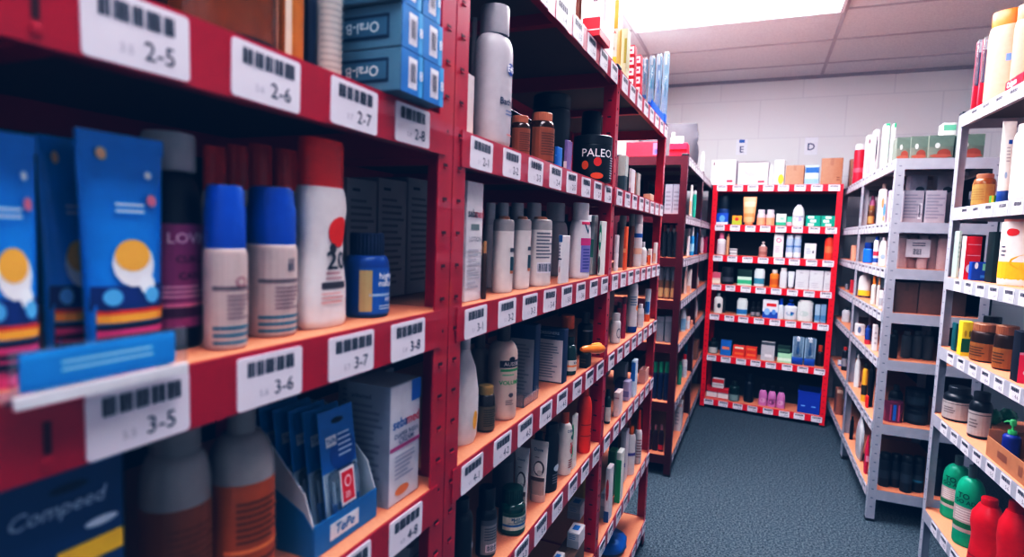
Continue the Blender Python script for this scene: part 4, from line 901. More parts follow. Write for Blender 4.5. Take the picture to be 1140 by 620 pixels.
# ------------------------------------------------------------------ far left red racks (front face, then the open end)
T('DD', 1)
I('storage_pack', 'bag', 'dark grey zipped pack with white barcode card', 747, 778, 139, off=.06, D=.24, W=.36, soft=False, c='55545a', ro=.6, bands=[(.3, .8, .3, .7, 'c9c7cc')], bc=(.35, .75, .34, .66), end=False)
I('carton', 'box', 'long red carton over the open end', 697, 736, 158, off=.03, D=.1, c='b82a3a', end=True, bands=[(.55, .95, .1, .9, 'b06a90'), (.62, .9, .15, .5, '5a5a9a')])
I('carton', 'box', 'lower bright red flat carton near the corner', 745, 765, 170, off=.02, D=.1, c='d81a38', end=True, H=.034)
I('carton', 'box', 'upper bright red flat carton near the corner', 745.5, 765, 163, off=.025, D=.1, c='c81c3c', end=True, zb=.0345, H=.034)
I('bottle', 'round', 'slim white bottle', 780, 784, 169, off=.02, c='e6e4e8')
I('bottle', 'round', 'pale green-capped bottle', 746, 752, 148, off=.24, c='9ac8b4', k='d6dfe0', end=True)
T('DD', 2)
I('carton', 'box', 'white and green carton at the near corner', 768, 771, 206, off=.05, D=.05, c='d9d6d4', bands=[(.1, .5, 'd8b090')])
I('bottle', 'round', 'teal bottle with white cap', 771, 775, 212, off=.03, c='3aa08c', k='d6d6d8')
I('carton', 'box', 'grey carton beyond the teal bottle', 777, 781, 212, off=.05, D=.05, c='77757a')
for i in range(2):
    I('storage_bag', 'box', '%s pale grey bagged carton in open end' % ('left', 'right')[i], 740+i*9, 748.5+i*9, 205, off=.05, D=.1, c='8d8b96', end=True, ln=[(.1, .8, 5, '77757f')])
T('DD', 3)
I('bottle', 'round', 'white bottle with pale cap at the near corner', 764.5, 768, 254, off=.05, c='d9d7dc', k='c9c7cc', kh=.3)
I('bottle', 'round', 'blue bottle with white cap', 768, 773, 253, off=.02, c='3a8abf', k='d9dce0', kh=.3, lc='9ac4dc', lab=(.2, .6))
I('bottle', 'round', 'navy bottle beyond the blue one', 773.5, 777, 254, off=.03, c='24406a', k='24406a')
I('pouch', 'bag', 'white pouch with hot pink top', 779, 784, 262, off=.01, D=.06, c='d9c4cf')
I('ribbon_roll', 'tin', 'hot pink roll', 783, 788, 263, off=.02, c='d82a6a')
for i in range(3): I('bottle', 'round', 'dark red-capped bottle, %s of three in open end' % ('left', 'middle', 'right')[i], 737+i*6.5, 743+i*6.5, 250, off=.05, c='16181e', k='7a2a2a', kh=.2, end=True)
T('DD', 4)
I('bottle', 'shampoo', 'pale pink bottle at the near corner', 761.5, 765, 296, off=.05, c='d6bcb4')
I('carton', 'box', 'white carton', 765.5, 770, 300, off=.02, D=.05, c='d3cdcb', bands=[(0, .3, 'd8a088')])
I('bottle', 'round', 'white bottle beyond the mid post', 775, 778, 308, off=.05, c='d0ccce')
for i in range(3): I('jar', 'jar', 'amber grey-capped jar, %s of three in open end' % ('left', 'middle', 'right')[i], 733+i*7, 739.5+i*7, 296, off=.05, c='6a4830', k='77747a', kh=.4, lc='a08660', lab=(0, .6), end=True)
T('DD', 5)
I('bottle', 'shampoo', 'white bottle with pale blue label', 757.5, 763.5, 344, off=.05, c='ccd3da', k='d3d0d3', lc='8ab0cc', lab=(.1, .7))
I('tub', 'tub', 'pale tub with pink lid', 763, 768, 352, off=.02, c='c9ccd3', k='dcc0b8', kh=.3)
I('carton', 'box', 'peach carton beside the pink-lidded tub', 768.5, 771.5, 358, off=.02, D=.04, c='d89a80')
I('bottle', 'round', 'white slim bottle beyond the mid post', 773, 776.5, 334, off=.05, c='c9c6ca')
for i in range(2): I('storage_tub', 'box', '%s pale grey tub in open end' % ('left', 'right')[i], 731+i*9, 739+i*9, 352, off=.05, D=.07, c='77797f', end=True, bands=[(.8, 1, '8d8f96')])
T('DD', 6)
I('bottle', 'round', 'white bottle with red cap', 758.5, 765, 394, off=.03, c='d0cfd3', k='c8202c', kh=.2, lc='b8bcc6', lab=(.1, .6))
I('bottle', 'round', 'green and white bottle at the near corner', 754.5, 759, 402, off=.05, c='4a9a7a', k='2a7a5c')
I('bottle', 'round', 'cyan-topped bottle', 760, 768, 383, off=.13, c='2a5a7a', k='2a9ac0', kh=.4)
I('cardboard_box', 'box', 'brown cardboard box in the corner', 769, 778, 382, off=.015, D=.14, c='8a604a')
for i in range(3): I('bottle', 'round', 'navy green-capped bottle, %s of three in open end' % ('left', 'middle', 'right')[i], 726+i*6.5, 732+i*6.5, 402, off=.05, c='16264a', k='2a9a70', kh=.28, kr=.85, end=True)
T('DD', 7)
I('carton', 'box', 'tall white carton wrapped in film', 750.5, 760, 452, off=.02, D=.08, c='cfc9cb', bands=[(.85, .95, 'd8b0a8')], ln=[(.2, .7, 4, 'a8a2a8')])
for i in range(3): I('bottle', 'oval', 'dark pink-capped bottle, %s of three in open end' % ('left', 'middle', 'right')[i], 720+i*6.5, 726+i*6.5, 472, off=.05, c='3a1420', k='c07a80', kh=.2, kr=.45, end=True, bands=[(.1, .4, 'b8202c')] if i == 2 else [], lab=(0, .8))

# ------------------------------------------------------------------ back red rack
T('G', 1)
I('tissue_box', 'box', 'left white and pink tissue carton', 792, 819, 178, off=.02, D=.12, c='e3dde3', bands=[(-.9, .9, .35, .7, 'ddc9d2'), (.3, .8, .1, .2, 'c83a50')], dots=[(-.8, .85, .06, .08, '55353a')])
I('tissue_box', 'box', 'second white tissue carton printed with grey tissue', 822, 855, 180, off=.02, D=.12, c='ddd6de', dots=[(-.1, .6, .5, .25, 'c3bcc6'), (.1, .7, .3, .2, 'e6e2e8'), (-.3, .75, .25, .2, 'e6e2e8')], bands=[(.35, .8, .08, .18, 'c84a5a'), (-1, 1, .96, 1, '6a5a62')])
I('bottle', 'shampoo', 'pale bottle beside the tissue carton', 856, 861, 184, off=.05, c='dbe0e3')
I('carton', 'box', 'white carton with yellow curve', 862, 873, 178, off=.02, D=.08, c='e6e3e4', dots=[(.4, .22, .6, .21, 'f0c020')])
I('cardboard_box', 'box', 'small brown cardboard box', 874.5, 895, 184, off=.02, D=.12, c='b88468', tape='a87458')
I('water_pack', 'box', 'blue and white shrink-wrapped pack', 896.5, 911.5, 184, off=.03, D=.1, c='c3d8ea', bands=[(.6, .9, '2a62ac'), (0, .3, '8ab4d8')])
I('cardboard_box', 'box', 'large brown cardboard box with arrows mark', 914, 938, 176, off=.02, D=.18, c='b07a5c', tape='a06c50', ln=[(.12, .3, 2, '6a4632', .5, .8)], Rbands=[(0, 1, '8a5c44')])
T('G', 2)
I('bottle', 'shampoo', 'black-capped dark blue bottle', 799, 812, 218, off=.08, c='1c3a6a', k='0f1a26', kh=.45, kr=.95, nk=.9)
I('carton', 'box', 'blue and white carton', 797.5, 810.5, 237, off=.03, D=.04, c='2a56b8', dots=[(0, .5, .5, .3, '6aa0e0')], bands=[(0, .2, 'd6dfee')])
I('carton', 'box', 'small yellow and green carton', 815, 825.5, 240, off=.03, D=.04, c='e8a028', bands=[(0, .5, 'a8b838')], dots=[(0, .6, .4, .2, 'c83a28')])
I('cream_tube', 'tube', 'tall peach tube standing on its cap', 827, 842, 219, off=.03, D=.05, c='e0a878', k='c98a60', bands=[(.2, .35, 'd88a50'), (.6, .8, 'f0c8a0')])
for i in range(2): I('pill_bottle', 'pill', '%s peach pill bottle with white lid' % ('left', 'right')[i], 843+i*10.2, 852+i*10.2, 233.5, off=.03, c='d8c4cc', k='dcd6e0', lc='eaa27c', lab=(.05, .65), kh=.25)
I('carton', 'box', 'green and white carton', 864, 875, 238, off=.03, D=.05, c='cfdcd6', bands=[(0, .3, '3fa884'), (-.2, .6, .5, .7, '8ac8b0')])
I('carton', 'box', 'small green and pink carton', 876, 881.5, 241, off=.03, D=.05, c='4ab090', bands=[(0, .4, 'd8a0b0')])
I('bottle', 'oval', 'white oval bottle with pale label', 883, 895, 228, off=.02, c='dfe0e6', k='dfe0e6', kh=.05, kr=.4, nk=.4, sh=.5, lab=(.1, .5), dots=[(0, .6, .5, .3, 'a8a0c8')])
for j in range(3):
    for i in range(2):
        I('toothpaste_carton', 'box', 'green and white toothpaste carton, %s %s of the pile' % (('bottom', 'middle', 'top')[j], ('left', 'right')[i]), 897+i*17, 913.5+i*17, 245, off=.03, D=.06, H=.026, zb=j*.0265, c='1fa088', bands=[(-.7+.3*((i+j) % 2), .1+.3*((i+j) % 2), .15, .85, 'dfeee8')], group='green toothpaste cartons')
T('G', 3)
I('bottle', 'round', 'white bottle with pink cap', 798.5, 808, 258, off=.03, c='dfd8dc', k='e08aa8', kh=.3, lc='cfc6cc', lab=(.1, .7))
I('bottle', 'round', 'slim gold bottle', 808.5, 812, 260, off=.03, c='c89a78', k='a87a58')
for j in range(2): I('carton', 'box', '%s of two small white cartons stacked' % ('lower', 'upper')[j], 812.5, 820.5, 274, off=.03, D=.04, H=.026, zb=j*.0265, c='d3d3d6', bands=[(.4, .8, '8a8a8c')])
I('soap_bottle', 'pump', 'rose-tan pump bottle', 845, 854, 269, off=.03, c='b88a80', k='e3dcda', pk='e6dedc', bands=[(.2, .6, '9a6a60')], lab=(.05, .8))
I('carton', 'box', 'tall white carton with pink circle', 861.5, 872, 259, off=.03, D=.06, c='dcd9de', dots=[(0, .72, .55, .1, 'd83a6a'), (0, .72, .35, .06, 'dcd9de')], ln=[(.2, .5, 4, 'c0a0b0')])
for i in range(2): I('canister', 'tub', '%s pale blue canister' % ('left', 'right')[i], 875.5+i*8.7, 883+i*8.7, 261, off=.03, c='a8bcd6', k='c9d3df', bands=[(.05, .3, 'dfe3ea'), (.6, .7, '6a8abf')], lab=(.03, .9))
I('carton', 'box', 'square white carton with dark dot', 895.5, 908.5, 271, off=.03, D=.05, c='d6dade', dots=[(.5, .45, .14, .1, '2a3040')], ln=[(.3, .7, 3, '9aa4b8', -.7, .3)])
I('bottle', 'round', 'orange-red bottle with green cap', 918.5, 927.5, 262, off=.03, c='e8502c', k='4ab04a', kh=.08, kr=.5, nk=.5, sh=.88, lc='f07a50', lab=(.3, .6))
T('G', 4)
I('carton', 'box', 'pink and cream carton', 793, 802, 303, off=.03, D=.05, c='d8c4b8', bands=[(.5, 1, 'c8687a'), (0, .3, 'e3d8c8')])
I('jar', 'tub', 'black jar with white label', 804, 817, 297, off=.03, c='1c1c22', k='2a2a30', kh=.3, lc='55555c', lab=(.2, .6))
I('carton', 'box', 'dark green carton with white lower half', 821, 837, 300, off=.03, D=.06, c='1c3a30', bands=[(0, .55, 'bfdccb'), (.1, .35, '4ab080')])
I('bottle', 'shampoo', 'white bottle with blue-green label', 840, 851, 299, off=.03, c='cfdade', k='cfd8dc', kh=.08, lc='4f8a9c', lab=(.15, .5), sh=.92, nk=.85, kr=.85)
I('bottle', 'round', 'amber bottle with white cap', 857.5, 867, 300, off=.03, c='e0882a', k='dcd6d0', kh=.2, lc='c8681c', lab=(.2, .6))
I('bottle', 'shampoo', 'tall white bottle', 868.5, 876, 298, off=.03, c='ccd0d6', lab=(.1, .8), ln=[(.2, .8, 4, '8a94a4')])
I('cream_tube', 'tube', 'white tube', 877, 884.5, 302, off=.03, D=.04, c='ccd3dc', k='8a94a0')
for i, (a, b) in enumerate(((885.5, 900.5), (901, 916.5), (917, 927))): I('carton', 'box', 'plain white carton, %s of three' % ('left', 'middle', 'right')[i], a, b, 300.5+i*.7, off=.03, D=.06, c='c9ccd3', ln=[(.82, .87, 1, '6a6e78', -.4, .4), (.1, .4, 3, 'aeb2bc')], group='plain white cartons')
T('G', 5)
I('bottle', 'oval', 'white bottle with black mark', 795, 804.5, 326, off=.03, c='d3d6d6', k='c0c4c6', lab=(.1, .7), dots=[(.2, .6, .3, .25, '3a3a3a')])
I('bottle', 'round', 'dark bottle behind the white one', 803, 808, 327, off=.1, c='3a3e40', k='2a2c2e')
I('bottle', 'shampoo', 'white bottle with blue square label', 820.5, 832, 332, off=.03, c='ccd8d8', k='ccd6d8', kh=.1, sh=.92, lc='3f7fb0', lab=(.1, .4))
for i in range(2): I('dropper_bottle', 'round', '%s tiny black bottle with pale label' % ('left', 'right')[i], 836+i*5.5, 841+i*5.5, 336, off=.03, c='18181b', k='18181b', kh=.35, kr=.5, lc='8a8a8e', lab=(.1, .5))
I('carton', 'box', 'red, white and blue carton', 849, 866, 334, off=.03, D=.06, c='d9dce6', bands=[(0, .35, '2f56a8'), (-.5, .8, .65, .82, 'd0302c')], dots=[(-.4, .35, .4, .2, '8ab0e0'), (.5, .35, .3, .15, '6a90d0')])
I('bottle', 'round', 'slim white bottle with blue cap', 866.5, 872.5, 332, off=.03, c='ccd6de', k='1f56b4', kh=.3)
I('soap_bottle', 'pump', 'white pump bottle with blue head', 873.5, 887, 333, off=.03, c='d3d8de', k='1f5ab8', pk='1f5ab8', dots=[(0, .55, .5, .14, '2a5a9a'), (0, .4, .4, .08, '4f9ab0')], lab=(.05, .85))
I('bottle', 'shampoo', 'big white bottle with green print', 888.5, 904.5, 334, off=.03, c='d0d4d4', kh=.05, sh=.9, lab=(.1, .8), ln=[(.5, .8, 3, '6aa098', -.3, .7)], dots=[(-.1, .4, .4, .2, 'b8c8c4')])
for i in range(2): I('carton', 'box', '%s of two pale blue cartons' % ('left', 'right')[i], 907+i*6.6, 913+i*6.6, 339, off=.03, D=.05, c='9ab4c8' if i == 0 else '7f9cb8', bands=[(.1, .4, '5f86ac')])
T('G', 6)
I('bottle', 'round', 'black bottle with white label', 789, 799, 376, off=.03, c='15211f', k='15211f', kh=.22, kr=.45, lc='b8c0be', lab=(.05, .55))
I('carton', 'box', 'blue carton with orange centre', 802, 814, 379, off=.03, D=.05, c='2f7ac0', bands=[(-.7, .7, .4, .6, 'd88a6a')])
for i, (a, b) in enumerate(((815.5, 829), (829.5, 842.5))):
    for j in range(2): I('carton', 'box', 'orange-red carton, %s %s of four' % (('lower', 'upper')[j], ('left', 'right')[i]), a, b, 390, off=.03, D=.05, H=.044, zb=j*.0445, c='d8421c', bands=[(-.7, .8, .45, .8, 'e8d8c8' if (i, j) == (0, 1) else 'e87a3a')], group='orange-red cartons')
I('carton', 'box', 'grey and white box with silver lid', 847, 862.5, 381, off=.03, D=.06, c='b8babf', bands=[(.85, 1, '5a5c60'), (-.4, .6, .2, .35, 'dcdce0')])
I('carton', 'box', 'lower pale green carton', 865.5, 881, 393, off=.03, D=.06, H=.07, c='a8d8b4', bands=[(.2, .5, 'd0ead6')])
I('carton', 'box', 'upper dark green carton', 866, 880, 377, off=.035, D=.05, zb=.0705, H=.055, c='2a4438', bands=[(.2, .6, '4f6a58')])
for i in range(2): I('toothbrush_card', 'brush', '%s blue carded toothbrush pair' % ('left', 'right')[i], 882+i*13.6, 894.5+i*13.6, 374+i*1.5, off=.03, D=.02, c='2452a0', card='a8c0d4', bf=.25, h='2f6fa0')
I('bottle', 'round', 'dark bottle with orange label at the right end', 909, 917, 384, off=.06, c='28181a', k='b84a28', kh=.3)
T('G', 7)
for j, (a, b) in enumerate(((786.5, 798.5), (799, 811))): I('carton', 'box', '%s lower red and white carton of the stack' % ('left', 'right')[j], a, b, 430, off=.03, D=.06, H=.085, c='c82430', bands=[(.1, .55, 'd9d4d4'), (.55, .62, '8a8a90')])
I('carton', 'box', 'uppermost red and white carton of the stack', 793, 806, 413, off=.03, D=.06, zb=.0855, H=.07, c='d3cfd0', bands=[(.6, 1, 'c83a36'), (.3, .4, 'a8a6aa')])
I('bottle', 'round', 'dark green bottle with pale label', 812, 823, 424, off=.03, c='14302a', k='14201c', kh=.22, kr=.55, lc='8a9c98', lab=(.05, .45))
I('bottle', 'round', 'tall black bottle', 829, 839, 416, off=.06, c='161a24', k='161a24', kh=.25, kr=.6)
for i in range(3): I('bottle', 'oval', 'pink rounded bottle with black cap, %s of three' % ('left', 'middle', 'right')[i], 845+i*10, 854+i*10, 428+i*1.5, off=.03, c='c884b4', k='1c1a22', kh=.22, kr=.42, sh=.5, lab=(.1, .6), dots=[(0, .5, .5, .3, 'd8a8c8')] if i != 1 else [(0, .4, .5, .3, '8a4a78')])
I('bin', 'tray', 'bright blue plastic bin', 888, 913, 436, off=.02, D=.2, c='1f44a8', rim=True, bands=[(-.7, -.3, .3, .36, '8ab4e8'), (.25, .65, .3, .36, '8ab4e8')])

# ------------------------------------------------------------------ far grey racks (front face, then the open end)
T('EE', 1)
I('carton', 'box', 'tall white carton with dark picture', 970, 977.5, 146, off=.03, D=.08, c='e3dfe4', dots=[(.1, .55, .4, .35, '2a2c34'), (.2, .2, .3, .1, 'c9a0b0')], Lbands=[(.05, .95, 'dccfd8')])
I('carton', 'box', 'white carton with pink print', 962, 969, 152, off=.03, D=.08, c='e3dce2', bands=[(.1, .5, 'dcaabc')], dots=[(0, .85, .5, .06, '6a3a4a')])
I('spray_can', 'can', 'red can with white cap', 951, 962, 161, off=.02, c='c81c34', k='e0dade', kh=.14, lab=(.05, .9), bands=[(.35, .5, 'd85a6a')])
I('cardboard_box', 'box', 'brown cardboard carton', 944.5, 949, 178, off=.06, D=.08, c='a87a60')
I('carton', 'box', 'tall carton with green edges', 981, 989, 139.5, off=.06, D=.08, c='dfe3e2', bands=[(-1, -.85, 0, 1, '3fa878'), (.85, 1, 0, 1, '3fa878'), (.95, 1, '3fa878')])
I('carton', 'box', 'second tall carton with green edges', 991, 996, 139, off=.1, D=.06, c='d3d9d8', bands=[(-1, -.8, 0, 1, '3fa878'), (.9, 1, '3fa878')])
for i, (a, b) in enumerate(((998, 1013), (1014, 1033), (1034, 1062), (1064, 1096))):
    I('carton', 'box', 'olive green carton, %s from left over open end' % ('first', 'second', 'third', 'fourth')[i], a, b, 153-i*1.2, off=.015, D=.09, end=True, c='6f786c', bands=[(.5, 1, '66766a')], dots=[(.25, .2, .55, .2, '8a4a38'), (-.3, .55, .2, .12, 'c8d0cc'), (0, .1, .9, .08, '9a5a48')], group='olive green cartons')
I('carton', 'box', 'white and green carton behind the olive ones', 1049, 1063, 137, off=.12, D=.08, end=True, c='d6dcd8', bands=[(.8, .95, '6ab090')])
T('EE', 2)
I('jar', 'jar', 'left amber jar with gold cap', 958.5, 966.5, 228, off=.02, c='6a4420', k='8a6030', kh=.25, lc='b8905a', lab=(.1, .6))
I('jar', 'jar', 'right amber jar with gold cap', 967, 973.5, 229, off=.02, c='5a3a1c', k='7a5428', kh=.25, lc='a07a48', lab=(.1, .6))
I('carton', 'box', 'white carton with blue and orange shapes', 977, 987, 211, off=.03, D=.06, c='d9d4d8', dots=[(-.2, .6, .4, .15, 'd8905a'), (.4, .4, .4, .2, '5a9ac8'), (.3, .15, .3, .08, 'e0a070')])
I('carton', 'box', 'lilac carton', 988, 993, 212, off=.045, D=.06, c='bfa8cc', bands=[(0, .3, 'e0a878')])
I('bottle', 'round', 'peach bottle behind the white carton', 980, 987, 196, off=.13, c='d8a078', k='e3ded8')
I('bottle', 'round', 'rose bottle beyond the amber jars', 968, 974, 218, off=.11, c='b06a88', k='8a4a68')
for i, (a, b) in enumerate(((1005.5, 1028), (1030, 1053))):
    I('storage_bag', 'box', '%s pale grey bagged carton in open end' % ('left', 'right')[i], a, b, 212, off=.04, D=.1, end=True, c='a3a1ac', ln=[(.1, .9, 8, '8d8b97', -.9, .9)], bc=(.5, .85, .1, .6) if i == 0 else (-2, -1.9, 0, .01))
for i, (a, b) in enumerate(((1012, 1031), (1042, 1062))):
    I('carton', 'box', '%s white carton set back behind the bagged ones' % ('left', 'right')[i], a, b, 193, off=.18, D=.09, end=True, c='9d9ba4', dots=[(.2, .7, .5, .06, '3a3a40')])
I('pill_bottle', 'pill', 'dark amber bottle right of the bagged cartons', 1077, 1086, 213, off=.05, end=True, c='20242a', k='7a7a80')
T('EE', 3)
I('carton', 'box', 'peach carton', 947, 953, 273, off=.03, D=.05, c='d89a80')
I('bottle', 'shampoo', 'bright blue bottle', 962, 972, 270, off=.02, c='2a6ac0', k='1c3a7a', kh=.3)
I('spray_can', 'round', 'white and blue can with red stripe', 973, 979, 263, off=.02, c='d0d3dc', k='24408a', bands=[(.4, .6, 'b83a4a'), (.1, .3, '3a5a9a')], lab=(0, .9))
I('bottle', 'oval', 'tall white oval bottle', 979.5, 988, 264, off=.03, c='d9d6da', kh=.1, kr=.4, sh=.55, dots=[(.1, .5, .4, .2, '8aa0b8')], lab=(.1, .6))
for i in range(5):
    I('bottle', 'shampoo', 'pinkish white bottle, %s of five in open end' % ('first', 'second', 'third', 'fourth', 'fifth')[i], 999.5+i*11.2, 1010+i*11.2, 262, off=.06, end=True, c='b09a9a', k='9a8888', kh=.08, nk=.8, kr=.8, group='pinkish white bottles')
def hang_card():
    U = UN['EE']; a = hit(1008, 286, (0, 3.2+.045, 0), (0, 1, 0)); b = hit(1037, 267, (0, 3.2+.045, 0), (0, 1, 0))
    t = empty('stock_card', ((a.x+b.x)/2, 3.2+.05, (a.z+b.z)/2)); tag(t, 'white barcode card standing against pinkish white bottles, far grey rack open end', 'card')
    w, h = (b.x-a.x)/2, (b.z-a.z)/2
    MB().rbox(-w, w, -.0006, .0006, -h, h, mat('c9c8d0', .5), r=.0004, b=.003).build('card', t, 0)
    mb = MB(); barcode(mb, flat(-.0006)(.0004), -w*.4, w*.3, -h*.7, -h*.05, 12); lines(mb, flat(-.0006)(.0004), -w*.5, w*.6, h*.2, h*.7, 2, ink('6a6a74')); mb.build('print', t, 0)
hang_card()
T('EE', 4)
I('carton', 'box', 'small red carton', 946, 951, 312, off=.03, D=.04, c='b02a3a')
I('tin', 'tin', 'small grey tin', 941, 945, 316, off=.03, c='77757c')
I('bottle', 'oval', 'white bottle with yellow base', 957, 970, 303, off=.03, c='d6d2d2', kh=.1, bands=[(.1, .4, 'e8b428'), (0, .1, '24304a')], lab=(0, .8))
I('bottle', 'round', 'white bottle with orange cap', 970.5, 976, 307, off=.02, c='d6d0cc', k='e88a28', kh=.3)
I('bottle', 'round', 'white bottle with peach cap', 976.5, 980.5, 309, off=.04, c='ccc4c0', k='d8a070', kh=.25)
I('tub', 'tub', 'squat white tub', 979, 985.5, 323, off=.02, c='d3d0d4', k='dcd9dc', lc='9aa0a8', lab=(.2, .7))
for i, (a, b) in enumerate(((996, 1022), (1023, 1050))):
    I('cardboard_box', 'box', '%s brown cardboard box filling the open end' % ('left', 'right')[i], a, b, 314, off=.03, D=.25, end=True, c='6a4a40', tape='5f4238')
I('cardboard_box', 'box', 'third brown cardboard box, rightmost in open end', 1056, 1076, 316, off=.05, D=.25, end=True, c='5f443c')
T('EE', 5)
I('bottle', 'oval', 'grey-white bottle with dark cap', 938, 947, 342, off=.03, c='b8bac0', k='3a3c44')
I('carton', 'box', 'white carton with picture', 951, 963, 362, off=.02, D=.05, c='d6d6da', dots=[(-.2, .5, .4, .3, '6a7a9a')])
I('bottle', 'round', 'blue bottle with red base', 963.5, 969.5, 362, off=.02, c='2f4a8a', k='24366a', bands=[(0, .4, 'c03a40')], lab=(0, .7))
I('carton', 'box', 'tall white carton', 970.5, 977.5, 363, off=.03, D=.05, c='d9d6da', ln=[(.2, .8, 3, 'b0aeb6')])
I('carton', 'box', 'dark red carton set behind the white ones', 966, 975, 352, off=.1, D=.06, c='5a2a34')
I('bottle', 'round', 'black bottle at the left of the open end', 991, 999, 367, off=.05, end=True, c='121418', k='121418')
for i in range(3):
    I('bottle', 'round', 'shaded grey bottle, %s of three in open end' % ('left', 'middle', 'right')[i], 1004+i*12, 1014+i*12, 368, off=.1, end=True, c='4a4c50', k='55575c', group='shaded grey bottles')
T('EE', 6)
I('carton', 'box', 'white and blue carton at the far end', 932, 937, 404, off=.03, D=.05, c='c9cdd6', bands=[(0, .3, '3a6ab0')])
I('bottle', 'round', 'black and red bottle at the far end', 937.5, 944, 386, off=.03, c='28242a', k='b8382c', lc='8a8a90', lab=(.2, .6))
I('bottle', 'oval', 'white bottle at the mid post', 952, 957.5, 394, off=.05, c='ccd0d3', k='c0c4c8')
I('bottle', 'round', 'yellow bottle with black label', 960, 966, 404, off=.02, c='e0a828', k='28241c', lc='3a3424', lab=(.2, .5))
I('carton', 'box', 'red carton with gold print', 964, 968, 418, off=.008, D=.03, H=.06, c='d8301c')
I('bottle', 'round', 'tall black bottle beside the near post', 967, 972.5, 404, off=.04, c='15161a', k='15161a')
I('sweet_pack', 'bag', 'clear pack with blue and pink stripes in open end', 985, 1006, 448, off=.05, D=.06, end=True, c='8a3a5a', soft=False, bands=[(-.2, .25, 0, 1, '2f7ac8'), (-.6, -.4, 0, 1, 'b85a80'), (.5, .7, 0, 1, 'c05a84')])
for j in range(2): I('tub', 'tub', '%s black tub of the stack in open end' % ('lower', 'upper')[j], 1009, 1031, 440, off=.06, end=True, H=.083, zb=j*.0838, c='1c2026', k='14171c', lc='2f3a42', lab=(.2, .7))
I('bottle', 'oval', 'dark bottle with grey label behind the striped pack', 990, 1004, 428, off=.14, end=True, c='1a1c20', k='2f3136', lc='4a4c50', lab=(.4, .7))
T('EE', 7)
I('cardboard_box', 'box', 'brown cardboard carton at the far end', 928.5, 938, 437, off=.02, D=.1, c='8a5c48', bands=[(.85, 1, 'c9b0a0')])
I('bottle', 'round', 'black bottle beside the white bag', 946.5, 950, 463, off=.05, c='18181c', k='18181c')
I('plastic_bag', 'bag', 'slumped white plastic bag', 951, 964, 468, off=.03, D=.16, c='c0c3c8')
I('sweet_pack', 'bag', 'bright pink and red pack', 961.5, 968, 492, off=.01, D=.04, c='c82450', bands=[(.3, .5, 'e0a0b0')])
for i in range(4):
    I('spray_can', 'can', 'black spray can, %s of four in open end' % ('first', 'second', 'third', 'fourth')[i], 979+i*12.3, 990.5+i*12.3, 503+i*1.5, off=.05, end=True, c='22262c', k='14161a', kh=.2, lab=(.1, .85), bands=[(.3, .7, '3a4048')] + ([(.35, .45, '3a8aa0')] if i == 3 else []))
I('spray_can', 'can', 'fifth black spray can seen beyond the near grey post', 1038, 1049, 509, off=.05, end=True, c='1c2228', k='14161a', kh=.2)
# ------------------------------------------------------------------ near grey rack
T('F', 1)
I('baby_lotion_bottle', 'shampoo', 'large cream lotion bottle with orange cap', 1103, 1134, 14, off=.03, c='c9a084', k='e07a2c', kh=.16, kr=.88, nk=.85, sh=.8, dr=.7, lab=(.05, .9), A=1.0, bands=[(.3, .95, .55, .66, '6a8ac0')], ocap=True)
I('baby_lotion_bottle', 'shampoo', 'second cream lotion bottle at the right photo edge', 1131, 1156, 6, off=.06, c='c4967a', k='d88a60', kh=.16, kr=.88, nk=.85, sh=.8, dr=.7)
for i in range(3):
    I('toothbrush', 'brush', 'red-based carded toothbrush, %s of three' % ('farthest', 'middle', 'nearest')[i], 1083+i*6.8, 1092+i*6.8, 50-i*3, off=.03, D=.012, W=.026, c='b8283c', card='b8606e', bf=.36, h='3a4a6a')
def shelf_talker():
    U = UN['F']; A = hit(1117, 84, (1.118, 0, 0), (1, 0, 0)); B = hit(1148, 74, (1.128, 0, 0), (1, 0, 0)); z = U.tiers[0]
    t = empty('shelf_strip', (A.x-.004, (A.y+B.y)/2-.02, z+.002), -PI/2); tag(t, 'red brand strip standing on front edge of near grey rack, top shelf', 'sign')
    w = .075; MB().rbox(-w, w, -.001, .001, 0, .032, mat('d0142c', .35), r=.0008, b=.002).build('strip', t, 0)
    mb = MB(); add_text(mb, 'Colgate', .026, ink('f2e6e8'), flat(-.001)(.0006), -.018, .016, bold=.02); mb.build('lettering', t, 0)
shelf_talker()
T('F', 2)
I('jar', 'jar', 'amber jar with copper cap and gold label', 1085, 1106, 194, off=.03, c=AMB, k='9a6448', kh=.14, kr=.75, lc='9c7a40', lab=(.04, .78), A=1.4, ln=[(.2, .8, 5, '8a6a34', -.6, .4)])
I('carton', 'box', 'tiny green and yellow carton', 1101, 1109, 218, off=.012, D=.02, H=.025, c='4a8a3a', bands=[(-1, 0, 0, 1, 'd8c83a')])
I('cream_tube', 'tube', 'white tube with navy base and tag', 1110, 1131, 136, off=.02, D=.04, c='ddd2cc', k='24427f', kh=.14, cr=.95, bands=[(-.1, .5, .67, .73, '2f5090')], dots=[(-.2, .22, .2, .05, '8aa0b8')], ln=[(.4, .64, 5, 'a8a0a0', -.3, .3)])
I('lotion_bottle', 'shampoo', 'tall white bottle at the right photo edge', 1131, 1160, 138, off=.03, c='ded6d3', k='d6d0cf', kh=.1)
T('F', 3)
I('carton', 'box', 'tall mint green carton', 1061, 1069, 257, off=.03, D=.05, c='a8c4b8', bands=[(.02, .98, 'b4cec2')], ln=[(.4, .8, 4, '8fb0a2')])
I('carton', 'box', 'white carton with broad red side', 1070, 1092, 263, off=.02, D=.04, c='d6202c', bands=[(-.8, .9, .55, .57, 'e0a0a4'), (-.8, .9, .8, .82, 'e0a0a4')], Lbands=[(0, 1, 'ddd8da')], dots=[(-.4, .25, .4, .1, 'e8e0e4')])
